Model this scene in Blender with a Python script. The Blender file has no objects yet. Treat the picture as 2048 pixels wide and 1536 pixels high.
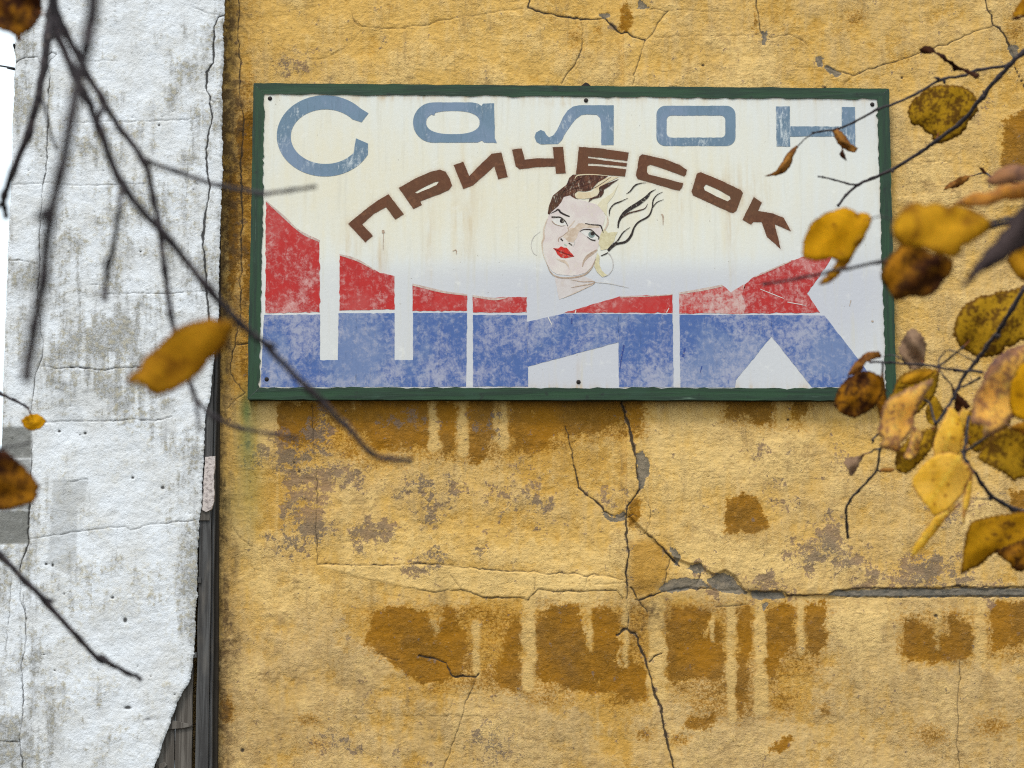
import bpy, bmesh, math, random
import numpy as np
from mathutils import Vector
from mathutils.geometry import tessellate_polygon, delaunay_2d_cdt

random.seed(7)
SC = bpy.context.scene
COL = SC.collection

# ------------------------------------------------------------------ camera, sky, sun, exposure
CAM = np.array([0.0, -10.0, 1.6])
PITCH = math.atan(0.155)
FPX = 5000.0                                   # focal length in pixels of the 2048 wide photograph
FW = np.array([0, math.cos(PITCH), math.sin(PITCH)])
UP = np.array([0, -math.sin(PITCH), math.cos(PITCH)])
RT = np.array([1.0, 0, 0])
cd = bpy.data.cameras.new('camera')
cam = bpy.data.objects.new('camera', cd)
COL.objects.link(cam)
cam.location = CAM
cam.rotation_euler = (math.pi / 2 + PITCH, 0, 0)
cd.sensor_width = 36.0
cd.lens = 36.0 * FPX / 2048
cd.clip_start = 0.05
cd.clip_end = 2000
cd.dof.use_dof = True
cd.dof.focus_distance = 9.9
cd.dof.aperture_fstop = cd.lens / 4.5
SC.camera = cam

SUN_EL, SUN_AZ = math.radians(58), math.radians(200)   # azimuth the light comes from, clockwise from +Y
w = bpy.data.worlds.new('World')
SC.world = w
w.use_nodes = True
wt = w.node_tree
bg = wt.nodes['Background']
sky = wt.nodes.new('ShaderNodeTexSky')
sky.sky_type = 'NISHITA'
sky.sun_disc = False
sky.sun_elevation = SUN_EL
sky.sun_rotation = SUN_AZ
sky.air_density = 1.0
sky.dust_density = 6.0
sky.ozone_density = 1.0
hs = wt.nodes.new('ShaderNodeHueSaturation')
hs.inputs['Saturation'].default_value = 0.35
wt.links.new(sky.outputs[0], hs.inputs['Color'])
cl = wt.nodes.new('ShaderNodeMix')          # even white cloud cover over the clear sky
cl.data_type = 'RGBA'
cl.inputs['Factor'].default_value = 0.72
cl.inputs['B'].default_value = (7.5, 8.6, 9.3, 1)
wt.links.new(hs.outputs[0], cl.inputs['A'])
wt.links.new(cl.outputs['Result'], bg.inputs['Color'])
bg.inputs['Strength'].default_value = 0.13
sd = bpy.data.lights.new('sun', 'SUN')
sd.energy = 1.5
sd.angle = math.radians(14)
sd.color = (1.0, 0.96, 0.9)
sun = bpy.data.objects.new('sun', sd)
COL.objects.link(sun)
L = Vector((math.sin(SUN_AZ) * math.cos(SUN_EL), math.cos(SUN_AZ) * math.cos(SUN_EL), math.sin(SUN_EL)))
sun.rotation_euler = L.to_track_quat('Z', 'Y').to_euler()
sun.location = (0, -5, 12)
SC.view_settings.view_transform = 'Standard'
SC.cycles.use_denoising = False
SC.cycles.filter_width = 1.15
SC.view_settings.look = 'None'
SC.view_settings.gamma = 1
SC.view_settings.use_curve_mapping = False
SC.view_settings.exposure = 0.36

# ------------------------------------------------------------------ helpers
def ray(u, v):
    u = np.asarray(u, float)[..., None]
    v = np.asarray(v, float)[..., None]
    return FW + RT * (u - 1024) / FPX + UP * (768 - v) / FPX

def on_plane(u, v, y):
    r = ray(u, v)
    t = (y - CAM[1]) / r[..., 1:2]
    return CAM + r * t

def at_depth(u, v, d):
    return CAM + ray(u, v) * np.asarray(d, float)[..., None]

def to_px(P):
    q = P - CAM
    f = q @ FW
    return 1024 + FPX * (q @ RT) / f, 768 - FPX * (q @ UP) / f

def lin(r, g=None, b=None):
    if g is None:
        r, g, b = r
    f = lambda c: (c / 255 / 12.92) if c / 255 <= 0.04045 else ((c / 255 + 0.055) / 1.055) ** 2.4
    return (f(r), f(g), f(b), 1.0)

def tag(o, label=None, cat=None, group=None, kind=None):
    for k, val in (('label', label), ('category', cat), ('group', group), ('kind', kind)):
        if val:
            o[k] = val
    return o

def empty(name, loc=(0, 0, 0), parent=None):
    o = bpy.data.objects.new(name, None)
    COL.objects.link(o)
    o.location = loc
    if parent:
        o.parent = parent
    return o

def mesh_obj(name, verts, faces, mat, parent=None, smooth=False, origin=None):
    """verts in world coordinates; the object is parented with its world place kept."""
    me = bpy.data.meshes.new(name)
    V = np.asarray(verts, float)
    off = np.zeros(3)
    p = parent
    while p is not None:
        off = off + np.array(p.location)
        p = p.parent
    if origin is None:
        origin = off
    V = V - np.asarray(origin)
    if isinstance(faces, np.ndarray):
        n, k = faces.shape
        me.vertices.add(len(V))
        me.vertices.foreach_set('co', V.ravel())
        me.loops.add(n * k)
        me.loops.foreach_set('vertex_index', faces.ravel().astype(np.int32))
        me.polygons.add(n)
        me.polygons.foreach_set('loop_start', np.arange(0, n * k, k, dtype=np.int32))
        me.polygons.foreach_set('loop_total', np.full(n, k, np.int32))
        me.update(calc_edges=True)
    else:
        me.from_pydata([tuple(x) for x in V], [], faces)
        me.update()
    if smooth:
        me.polygons.foreach_set('use_smooth', np.ones(len(me.polygons), bool))
    o = bpy.data.objects.new(name, me)
    COL.objects.link(o)
    if parent:
        o.parent = parent
        o.location = np.asarray(origin) - off
    else:
        o.location = origin
    if mat:
        me.materials.append(mat)
    return o

def set_col(me, name, rgba):
    a = me.attributes.new(name, 'FLOAT_COLOR', 'POINT')
    a.data.foreach_set('color', np.ascontiguousarray(rgba, np.float32).ravel())

def box(x0, x1, y0, y1, z0, z1):
    v = [(x, y, z) for x in (x0, x1) for y in (y0, y1) for z in (z0, z1)]
    f = [(0, 1, 3, 2), (4, 6, 7, 5), (0, 4, 5, 1), (2, 3, 7, 6), (0, 2, 6, 4), (1, 5, 7, 3)]
    return v, f

# ------------------------------------------------------------------ node helpers
class Mat:
    def __init__(self, name, rough=0.9, spec=0.2):
        self.m = bpy.data.materials.new(name)
        self.m.use_nodes = True
        self.t = self.m.node_tree
        self.b = self.t.nodes['Principled BSDF']
        self.b.inputs['Roughness'].default_value = rough
        self.b.inputs['Specular IOR Level'].default_value = spec
        self.co = self.t.nodes.new('ShaderNodeTexCoord').outputs['Object']

    def put(self, sock, val):
        if isinstance(val, bpy.types.NodeSocket):
            self.t.links.new(val, sock)
        elif isinstance(val, (tuple, list)) and len(val) == 3 and sock.type == 'RGBA':
            sock.default_value = (*val, 1)
        else:
            sock.default_value = val

    def noise(self, scale, detail=4, rough=0.55, dist=0.0, vec=None, stretch=None):
        n = self.t.nodes.new('ShaderNodeTexNoise')
        v = vec or self.co
        if stretch:
            mp = self.t.nodes.new('ShaderNodeMapping')
            mp.inputs['Scale'].default_value = stretch
            self.t.links.new(v, mp.inputs['Vector'])
            v = mp.outputs[0]
        self.t.links.new(v, n.inputs['Vector'])
        n.inputs['Scale'].default_value = scale
        n.inputs['Detail'].default_value = detail
        n.inputs['Roughness'].default_value = rough
        n.inputs['Distortion'].default_value = dist
        return n.outputs[0]

    def voro(self, scale, feature='F1', vec=None, rnd=1.0):
        n = self.t.nodes.new('ShaderNodeTexVoronoi')
        n.feature = feature
        self.t.links.new(vec or self.co, n.inputs['Vector'])
        n.inputs['Scale'].default_value = scale
        n.inputs['Randomness'].default_value = rnd
        return n.outputs['Distance']

    def math(self, op, a, b=0.0, clamp=False):
        n = self.t.nodes.new('ShaderNodeMath')
        n.operation = op
        n.use_clamp = clamp
        self.put(n.inputs[0], a)
        self.put(n.inputs[1], b)
        return n.outputs[0]

    def step(self, x, lo, hi, a=0.0, b=1.0):
        n = self.t.nodes.new('ShaderNodeMapRange')
        n.interpolation_type = 'SMOOTHSTEP'
        self.put(n.inputs[0], x)
        n.inputs[1].default_value = lo
        n.inputs[2].default_value = hi
        n.inputs[3].default_value = a
        n.inputs[4].default_value = b
        return n.outputs[0]

    def mix(self, a, b, fac, mode='MIX'):
        n = self.t.nodes.new('ShaderNodeMix')
        n.data_type = 'RGBA'
        n.blend_type = mode
        self.put(n.inputs['Factor'], fac)
        self.put(n.inputs['A'], a)
        self.put(n.inputs['B'], b)
        return n.outputs['Result']

    def grey(self, x):
        n = self.t.nodes.new('ShaderNodeCombineColor')
        for i in range(3):
            self.put(n.inputs[i], x)
        return n.outputs[0]

    def attr(self, name):
        n = self.t.nodes.new('ShaderNodeAttribute')
        n.attribute_name = name
        s = self.t.nodes.new('ShaderNodeSeparateColor')
        self.t.links.new(n.outputs['Color'], s.inputs[0])
        return s.outputs[0], s.outputs[1], s.outputs[2], n.outputs['Alpha']

    def bump(self, h, strength=1.0, dist=0.002, prev=None):
        n = self.t.nodes.new('ShaderNodeBump')
        n.inputs['Strength'].default_value = strength
        n.inputs['Distance'].default_value = dist
        self.put(n.inputs['Height'], h)
        if prev:
            self.t.links.new(prev, n.inputs['Normal'])
        return n.outputs[0]

    def done(self, color, normal=None, rough=None):
        self.put(self.b.inputs['Base Color'], color)
        if normal:
            self.t.links.new(normal, self.b.inputs['Normal'])
        if rough is not None:
            self.put(self.b.inputs['Roughness'], rough)
        return self.m

# ------------------------------------------------------------------ authoring canvas for wear and painted shade on the walls
OX = OY = 76
CW, CH = 2200, 1688
rng = np.random.default_rng(11)
fy = np.fft.fftfreq(CH)[:, None]
fx = np.fft.rfftfreq(CW)[None, :]
FR = np.sqrt(fx * fx + fy * fy)

def fnoise(seed, wl, beta=1.6, sx=1.0, sy=1.0):
    """fractal noise, unit deviation, largest wavelength wl px; sx, sy stretch it"""
    r = np.random.default_rng(seed)
    f = np.sqrt((fx * sx) ** 2 + (fy * sy) ** 2)
    a = 1.0 / (1e-9 + np.maximum(f, 1.0 / wl)) ** beta
    a = a * np.exp(-(1.0 / wl / 2.0 / np.maximum(f, 1e-6)) ** 2)
    spec = a * np.exp(2j * np.pi * r.random(f.shape))
    n = np.fft.irfft2(spec, s=(CH, CW))
    return ((n - n.mean()) / n.std()).astype(np.float32)

def blur(a, s):
    g = np.exp(-2 * (math.pi * s * FR) ** 2)
    return np.fft.irfft2(np.fft.rfft2(a) * g, s=(CH, CW)).astype(np.float32)

def fill(poly, out=None, val=1.0):
    if out is None:
        out = np.zeros((CH, CW), np.float32)
    P = np.asarray(poly, float) + (OX, OY)
    x0, y0 = np.maximum(np.floor(P.min(0)).astype(int) - 1, 0)
    x1 = min(int(P[:, 0].max()) + 2, CW)
    y1 = min(int(P[:, 1].max()) + 2, CH)
    if x1 <= x0 or y1 <= y0:
        return out
    X = np.arange(x0, x1)[None, :] + 0.0
    Y = np.arange(y0, y1)[:, None] + 0.0
    ins = np.zeros((y1 - y0, x1 - x0), bool)
    n = len(P)
    for i in range(n):
        (ax, ay), (bx, by) = P[i], P[(i + 1) % n]
        if ay == by:
            continue
        c = ((ay > Y) != (by > Y)) & (X < (bx - ax) * (Y - ay) / (by - ay) + ax)
        ins ^= c
    sub = out[y0:y1, x0:x1]
    sub[ins] = val
    return out

def ell(out, cx, cy, rx, ry, val=1.0, soft=1.0):
    x0, x1 = max(int(cx - 2.5 * rx) + OX, 0), min(int(cx + 2.5 * rx) + OX, CW)
    y0, y1 = max(int(cy - 2.5 * ry) + OY, 0), min(int(cy + 2.5 * ry) + OY, CH)
    if x1 <= x0 or y1 <= y0:
        return
    X = (np.arange(x0, x1)[None] - OX - cx) / rx
    Y = (np.arange(y0, y1)[:, None] - OY - cy) / ry
    out[y0:y1, x0:x1] = np.maximum(out[y0:y1, x0:x1], val * np.exp(-(X * X + Y * Y) * soft))

def jitter_line(pts, amp, step=6.0, r=rng):
    P = [np.array(p, float) for p in pts]
    out = []
    for a, b in zip(P, P[1:]):
        L_ = np.hypot(*(b - a))
        n = max(1, int(L_ / step))
        nrm = np.array([-(b - a)[1], (b - a)[0]]) / max(L_, 1e-6)
        wander = 0.0
        for i in range(n):
            t = i / n
            wander = 0.6 * wander + r.normal() * amp * 0.7
            k = 0 if i == 0 else wander * min(1, 4 * t * (1 - t) + 0.3)
            out.append(a + (b - a) * t + nrm * k)
    out.append(P[-1])
    return np.array(out)

def crack(out, pts, wdt, amp=1.6, val=1.0, taper=True):
    val = val * min(1.0, 0.30 + 0.17 * wdt)
    q = jitter_line(pts, amp)
    n = len(q)
    vary = 0.45 + 1.0 * rng.random(n // 5 + 2)
    vary = np.interp(np.arange(n), np.linspace(0, n, len(vary)), vary)
    for i in range(n - 1):
        a, b = q[i] + (OX, OY), q[i + 1] + (OX, OY)
        ww = (wdt * 0.9 if wdt < 2.5 else 0.55 + wdt * 0.62) * (0.6 + 0.7 * rng.random()) * vary[i]
        if taper:
            ww *= 0.55 + 0.45 * min(1, 3 * min(i + 1, n - 1 - i) / n + 0.2)
        R_ = ww / 2 + 1.2
        x0, x1 = int(min(a[0], b[0]) - R_ - 1), int(max(a[0], b[0]) + R_ + 2)
        y0, y1 = int(min(a[1], b[1]) - R_ - 1), int(max(a[1], b[1]) + R_ + 2)
        x0, y0, x1, y1 = max(x0, 0), max(y0, 0), min(x1, CW), min(y1, CH)
        if x1 <= x0 or y1 <= y0:
            continue
        X = np.arange(x0, x1)[None]
        Y = np.arange(y0, y1)[:, None]
        dx, dy = b - a
        t = np.clip(((X - a[0]) * dx + (Y - a[1]) * dy) / (dx * dx + dy * dy + 1e-9), 0, 1)
        d = np.hypot(X - a[0] - t * dx, Y - a[1] - t * dy)
        k = val * np.clip((ww / 2 + 1.2 - d) / 1.6, 0, 1)
        s = out[y0:y1, x0:x1]
        np.maximum(s, k, out=s)

def smp(img, u, v):
    """bilinear with mirrored edges"""
    x = np.asarray(u, float) + OX
    y = np.asarray(v, float) + OY
    x = np.abs(np.mod(x + (CW - 1), 2 * (CW - 1)) - (CW - 1))
    y = np.abs(np.mod(y + (CH - 1), 2 * (CH - 1)) - (CH - 1))
    x = np.clip(x, 0, CW - 1.001)
    y = np.clip(y, 0, CH - 1.001)
    ix, iy = x.astype(int), y.astype(int)
    fx_, fy_ = x - ix, y - iy
    return (img[iy, ix] * (1 - fx_) * (1 - fy_) + img[iy, ix + 1] * fx_ * (1 - fy_)
            + img[iy + 1, ix] * (1 - fx_) * fy_ + img[iy + 1, ix + 1] * fx_ * fy_)

UU = (np.arange(CW) - OX)[None, :].astype(np.float32)
VV = (np.arange(CH) - OY)[:, None].astype(np.float32)
def band(x, lo, hi, s):
    return 1 / (1 + np.exp(-(x - lo) / s)) * 1 / (1 + np.exp((x - hi) / s))

nA = fnoise(1, 400, 1.7)
nB = fnoise(2, 120, 1.5)
nC = fnoise(3, 40, 1.3)
nD = fnoise(4, 14, 1.1)
nV = fnoise(5, 300, 1.5, sx=0.10, sy=1.0)      # vertical runs
nH = fnoise(6, 160, 1.4, sx=1.0, sy=0.18)
wx, wy = fnoise(21, 50, 1.4), fnoise(22, 50, 1.4)

# ------------------------------------------------------------------ yellow wall fields
st = np.zeros((CH, CW), np.float32)
STAINS = [
 [(555,805),(640,805),(628,870),(612,905),(565,885),(552,840)],
 [(632,796),(858,796),(858,850),(856,894),(817,894),(802,883),(758,903),(729,868),(703,850),(667,827),(638,818)],
 [(875,796),(911,796),(911,903),(884,909),(878,868)],
 [(937,796),(990,796),(990,862),(966,921),(949,932),(937,897)],
 [(1020,796),(1243,796),(1254,842),(1212,852),(1191,865),(1137,869),(1102,872),(1082,893),(1048,898),(1024,906)],
 [(1249,796),(1290,796),(1284,824),(1273,876),(1267,889),(1260,848)],
 [(1446,796),(1543,796),(1543,848),(1513,848),(1495,831),(1451,835)],
 [(1581,796),(1615,800),(1612,831),(1595,848),(1586,831)],
 [(1454,1002),(1468,992),(1513,992),(1526,1019),(1533,1053),(1513,1064),(1451,1065),(1448,1033)],
 [(1256,1016),(1273,985),(1277,1002),(1273,1053),(1260,1057)],
 [(747,1223),(791,1214),(838,1217),(855,1232),(873,1238),(890,1214),(911,1214),(911,1244),(931,1258),(934,1302),(925,1349),(899,1355),(879,1364),(838,1364),(814,1343),(779,1323),(747,1297),(729,1291),(735,1261)],
 [(1034,1217),(1041,1220),(1040,1349),(1046,1367),(1031,1379),(1002,1376),(987,1355),(996,1326),(1010,1276),(1025,1235)],
 [(1081,1214),(1163,1212),(1172,1267),(1176,1300),(1200,1305),(1236,1308),(1290,1335),(1299,1400),(1266,1402),(1225,1381),(1200,1386),(1148,1379),(1104,1367),(1072,1352),(1057,1340),(1075,1314),(1069,1267)],
 [(1183,1214),(1206,1213),(1236,1226),(1242,1290),(1236,1308),(1190,1300),(1187,1250)],
 [(1341,1216),(1390,1214),(1425,1224),(1412,1262),(1440,1237),(1446,1266),(1448,1357),(1386,1357),(1357,1365),(1332,1365),(1328,1307),(1335,1257)],
 [(1486,1208),(1504,1208),(1504,1299),(1490,1332),(1498,1348),(1490,1415),(1469,1444),(1471,1348),(1475,1245)],
 [(1535,1216),(1585,1204),(1591,1257),(1589,1290),(1560,1315),(1552,1348),(1527,1353),(1527,1282)],
 [(1610,1208),(1649,1199),(1651,1286),(1635,1315),(1614,1299),(1608,1266)],
 [(1374,1435),(1432,1427),(1432,1448),(1378,1460),(1366,1448)],
 [(1556,1481),(1585,1475),(1573,1502),(1531,1502),(1544,1489)],
 [(1809,1241),(1838,1245),(1900,1278),(1900,1324),(1862,1324),(1809,1319)],
 [(1900,1216),(1945,1253),(1949,1307),(1896,1324)],
 [(1978,1208),(2080,1199),(2080,1274),(1987,1299),(1983,1266)],
 [(2008,240),(2080,200),(2080,340),(2004,340)],
 [(1242,10),(1262,10),(1262,60),(1240,62)],
 [(484,225),(509,225),(506,330),(480,330),(472,270)],
 [(444,1392),(458,1392),(462,1440),(444,1446)],
 [(2022,985),(2080,975),(2080,1020),(2018,1018)],
 [(487,470),(505,470),(505,600),(489,600)],
 [(455,350),(475,340),(474,560),(458,600)],
]
for p in STAINS:
    fill(p, st)
soft = np.zeros_like(st)
for e in [(1710,40,22,26,.42),(1510,40,5,30,.6),(1150,75,20,30,.36),(1195,60,9,18,.4),(1450,1400,70,45,.46),(1600,1330,50,30,.42),(1560,1400,50,40,.44),
          (640,1490,30,20,.4),(1290,1470,20,15,.46),(1358,1478,22,12,.52),(2030,60,22,30,.44),(1240,1400,50,20,.45),(760,1250,40,40,.45),(1650,1420,12,16,.5),
          (495,180,20,60,.4),(493,400,14,90,.5),(488,560,14,120,.46),(490,740,20,30,.5),(1000,900,60,40,.36),(700,905,50,20,.46),(750,920,60,25,.44),
          (1860,1470,40,24,.46),(1985,1450,40,26,.44),(1400,1400,30,40,.4),(620,1440,40,14,.36),(1105,1400,60,16,.42),(880,1380,50,12,.4)]:
    ell(soft, *e)
ghost = np.zeros_like(st)
for p, k in [([(720,1212),(1000,1206),(1300,1206),(1310,1402),(1180,1392),(1000,1386),(860,1372),(730,1300)], .42), ([(1320,1206),(1660,1200),(1655,1320),(1560,1370),(1500,1440),(1330,1380)], .40),
             ([(545,796),(1300,796),(1290,880),(1180,880),(1060,915),(900,925),(700,900),(560,905)], .46), ([(1430,796),(1625,796),(1610,860),(1440,850)], .36), ([(1785,1225),(2100,1200),(2100,1320),(1800,1330)], .36),
             ([(470,170),(510,170),(510,800),(460,800)], .34)]:
    fill(p, ghost, k)
st = np.maximum(0.22 * blur(st, 1.8) + 0.43 * blur(st, 5.0) + 0.35 * blur(st, 12.0), np.maximum(soft, blur(ghost, 9)))
# lighter runs cut through
for run in ([(1165,1212),(1168,1250),(1184,1300)],[(1430,1222),(1412,1268),(1406,1275)],[(1240,1262),(1236,1320),(1244,1342)],[(552,806),(556,930)]):
    tmp = np.zeros_like(st)
    crack(tmp, run, 9, 1.5)
    st *= 1 - blur(tmp, 1.5)
# olive bulge
bulge = blur(fill([(1260,1087),(1284,1077),(1325,1087),(1342,1122),(1338,1149),(1318,1173),(1301,1190),(1270,1190),(1258,1163)]), 6)

gr = np.zeros_like(st)
for e in [(593,915,30,26),(512,905,18,22),(628,1040,30,44),(648,960,26,40),(600,960,32,24),(580,1005,22,30),(705,950,26,22),(745,1065,42,30),(772,1050,18,22),
          (860,1020,34,18),(920,970,26,12),(830,972,60,8),(1005,985,34,12),(1075,990,22,30),(1010,1028,22,14),(570,1092,28,14),(870,1105,14,20),(830,1142,30,10),
          (775,840,22,9),(825,838,30,11),(950,848,22,13),(985,838,18,9),(965,1090,28,8),(1075,1055,16,9),(1210,990,22,14),(1545,990,22,28),(1660,1070,24,50),
          (1620,1105,45,28),(1565,1011,22,7),(1850,1140,60,26),(1780,1155,60,20),(1700,1115,40,24),(1910,1150,40,20),(600,130,50,30,.7),(640,870,22,40),(560,900,26,30),
          (1525,78,6,16),(1440,1165,50,20,.8),(1540,1172,30,16),(1400,1136,30,12,.8),(1500,900,20,22,.6),(1680,920,22,20,.6),(1530,905,20,26,.7),(1910,1020,60,30,.55),
          (680,1480,60,26,.55),(970,1480,26,40,.6),(1010,1500,30,30,.6),(830,1530,40,14,.6),(730,1400,12,30,.55),(990,1410,20,30,.5),(1530,1520,40,16,.5),(1760,1400,30,20,.4),
          (1900,430,40,16,.35),(1975,1180,70,10,.8),(820,1130,60,10,.6),(560,1040,20,16,.6),(1040,940,40,30,.45),(1980,220,24,30,.5),(455,1280,16,40,.6),(490,1085,16,8,.6)]:
    ell(gr, *e)
gr = 0.85 * gr
hard = np.zeros_like(st)
for p in [[(1272,905),(1284,902),(1298,925),(1298,945),(1288,978),(1278,975),(1274,940)],
          [(1632,110),(1645,108),(1646,128),(1640,136),(1630,128)],[(1648,130),(1668,134),(1688,146),(1672,152),(1652,142)],
          [(1276,0),(1286,2),(1300,18),(1290,18),(1278,20)],[(1198,26),(1214,24),(1224,30),(1212,36),(1200,33)],
          [(2018,88),(2034,92),(2040,112),(2026,118)],[(1522,58),(1532,62),(1532,88),(1526,92)],
          [(1204,1020),(1228,1034),(1250,1022),(1252,1040),(1228,1044),(1210,1034)],
          [(1312,1180),(1330,1164),(1366,1154),(1396,1160),(1420,1172),(1390,1176),(1340,1184)],[(1374,1140),(1380,1128),(1400,1126),(1410,1138),(1400,1146),(1386,1142)],[(1408,1158),(1430,1150),(1450,1144),(1466,1154),(1486,1178),(1498,1190),(1440,1184)],
          [(1500,1182),(1565,1184),(1572,1195),(1505,1198)],[(1655,1190),(1672,1182),(1775,1178),(1900,1177),(2080,1177),(2080,1191),(1900,1192),(1720,1193)],
          [(1520,1207),(1540,1206),(1530,1222)],[(1355,1128),(1362,1118),(1350,1100),(1338,1090),(1346,1118)]]:
    fill(p, hard)
hard = blur(hard, 1.3)

ck = np.zeros_like(st)
for pts, wd in [
 ([(481,-60),(475,60),(482,120),(478,180),(488,240),(480,330),(485,420),(482,520),(480,640),(470,690),(460,740),(468,760),(490,785)],3.2),
 ([(470,688),(510,688)],2.5),([(490,785),(452,818)],2.2),([(488,240),(508,238)],1.5),([(484,335),(508,330)],1.5),
 ([(640,-60),(699,13),(710,44),(725,53),(778,57),(857,50),(883,40),(1011,20),(1055,18)],1.8),([(725,53),(700,90),(650,117),(620,118)],1.3),([(880,90),(886,130),(900,165)],1.2),
 ([(1064,-60),(1056,15),(1072,22),(1120,32),(1161,38),(1212,37)],4),([(1212,37),(1236,62),(1260,70),(1290,80)],4),
 ([(1161,38),(1166,55),(1161,103),(1147,133),(1123,167)],2.4),([(1294,19),(1337,22),(1308,62),(1290,82),(1280,113),(1267,150),(1265,171)],2.2),
 ([(1337,22),(1380,20),(1440,24)],1.2),([(1297,75),(1403,72),(1502,70),(1526,68)],1.4),([(1508,-60),(1513,0),(1520,58),(1528,75)],2.6),
 ([(1533,73),(1581,68),(1608,82),(1632,109)],1.8),([(1595,134),(1640,132)],1.4),
 ([(1640,117),(1650,133),(1676,143),(1705,151),(1744,138),(1786,124),(1833,108),(1869,96),(1900,85),(1952,62),(1986,52)],2.6),([(1705,151),(1690,166),(1684,178)],1.4),
 ([(1960,-60),(1971,0),(1986,50),(1999,57),(2018,88),(2028,115),(2036,146),(2060,200)],4),
 ([(1243,800),(1255,842),(1263,876),(1273,917),(1277,958),(1280,978)],4.6),([(1280,978),(1255,1012),(1253,1026)],4.4),
 ([(1253,1026),(1255,1081),(1258,1108),(1251,1146),(1253,1197)],4.6),([(1284,978),(1301,1019),(1299,1050),(1290,1067),(1282,1069),(1273,1053)],2),
 ([(1294,1067),(1328,1098),(1342,1115),(1359,1132)],4.5),([(1254,1034),(1266,1028),(1274,1034)],3),
 ([(1130,852),(1138,882),(1147,930),(1157,975),(1191,1002),(1208,1023),(1239,1036),(1253,1026)],3.8),
 ([(624,809),(626,891),(635,968),(632,1044)],2.2),([(632,1044),(634,1129),(685,1130),(802,1129),(832,1127),(902,1130),(978,1139),(1037,1142),(1137,1148),(1205,1151),(1246,1160)],2.8),
 ([(814,1175),(870,1185),(922,1179),(966,1195),(1040,1195),(1056,1201),(1075,1179),(1131,1182),(1233,1181),(1245,1197)],2.4),
 ([(899,1145),(925,1182)],1.6),([(1066,1153),(1069,1179)],2.4),([(1177,1153),(1169,1179)],1.5),
 ([(1270,1199),(1324,1183),(1382,1175),(1428,1179)],4),([(1262,1175),(1275,1199),(1295,1224)],3.4),([(1340,1118),(1332,1140),(1330,1172)],2.4),([(1392,1128),(1402,1142),(1392,1170)],3.4),
 ([(1500,1208),(1460,1212),(1432,1214)],2),([(1428,1180),(1500,1182),(1563,1183),(1575,1191),(1632,1189),(1655,1190),(1670,1181),(1720,1177),(1775,1177),(1830,1177),(1900,1175),(1912,1171),(1960,1177),(2000,1176),(2020,1173),(2120,1176)],2.6),([(1660,1196),(1740,1194),(1900,1192),(2120,1192)],2),  # the long line paints the shadow along the ledge's upper edge
 ([(1253,1197),(1255,1257)],2.4),([(1250,1257),(1270,1266),(1289,1311),(1299,1348),(1324,1431),(1332,1473),(1347,1535),(1360,1600)],4.4),([(1233,1270),(1254,1257)],4.5),([(1299,1324),(1308,1313),(1324,1307)],3),
 ([(838,1311),(867,1316),(893,1326),(899,1340),(905,1352),(952,1354),(958,1347)],4.2),([(952,1355),(931,1402),(920,1446),(905,1487),(887,1536),(870,1600)],2.2),([(738,1301),(776,1314),(800,1318)],1.8),
 ([(917,1367),(899,1422),(881,1481)],1.2),([(1920,1317),(1918,1365),(1914,1480),(1920,1536),(1922,1600)],2.2),
 ([(467,1055),(487,1081),(508,1094)],1.8),([(460,1050),(466,1025)],1.5),([(980,1200),(976,1260)],1.2),([(832,1432),(960,1434)],1.3),([(690,1430),(760,1424)],1.2),
 ([(1860,430),(1900,410),(1960,420)],1.2),([(1790,620),(1830,640),(1880,632)],1.0),([(1800,330),(1880,322),(1940,330)],1.0),([(1190,1170),(1256,1165)],1.4)]:
    crack(ck, pts, wd)
for _ in range(90):          # pits and nail holes
    cx, cy = rng.uniform(440, 2060), rng.uniform(-40, 1560)
    ell(ck, cx, cy, rng.uniform(1.2, 2.6), rng.uniform(1.2, 2.6), rng.uniform(.35, .8))
for e in [(1775,1186,5,3),(1912,1185,7,3),(2028,1184,5,3),(1650,176,4,4),(1406,130,4,3),(485,1500,5,5),(1872,1231,5,4),(1576,839,3,3),(588,925,3,3),(598,943,3,3),(1804,155,3,3)]:
    ell(ck, *e)

# layers of render: the upper coat stands proud of the lower one along the ledge
upper = fill([(1246,-80),(2130,-80),(2130,1177),(2020,1174),(1960,1178),(1912,1172),(1900,1176),(1775,1178),(1720,1178),(1670,1182),(1655,1191),(1632,1190),(1575,1192),(1563,1184),(1490,1183),
              (1470,1152),(1450,1140),(1430,1150),(1412,1140),(1400,1126),(1380,1128),(1340,1112),(1294,1067),(1253,1026)])
flake = fill([(634,1130),(802,1129),(902,1131),(1037,1143),(1137,1149),(1246,1160),(1246,1197),(1233,1181),(1131,1182),(1075,1179),(1056,1201),(1040,1195),(966,1195),(922,1179),(870,1185),(814,1175),(700,1150)])
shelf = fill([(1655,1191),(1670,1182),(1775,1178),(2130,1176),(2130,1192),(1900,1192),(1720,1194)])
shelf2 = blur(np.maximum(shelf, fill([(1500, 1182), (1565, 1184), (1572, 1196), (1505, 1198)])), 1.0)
bul = blur(fill([(1258,1080),(1294,1067),(1342,1115),(1338,1149),(1301,1190),(1258,1190)]), 12)

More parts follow.
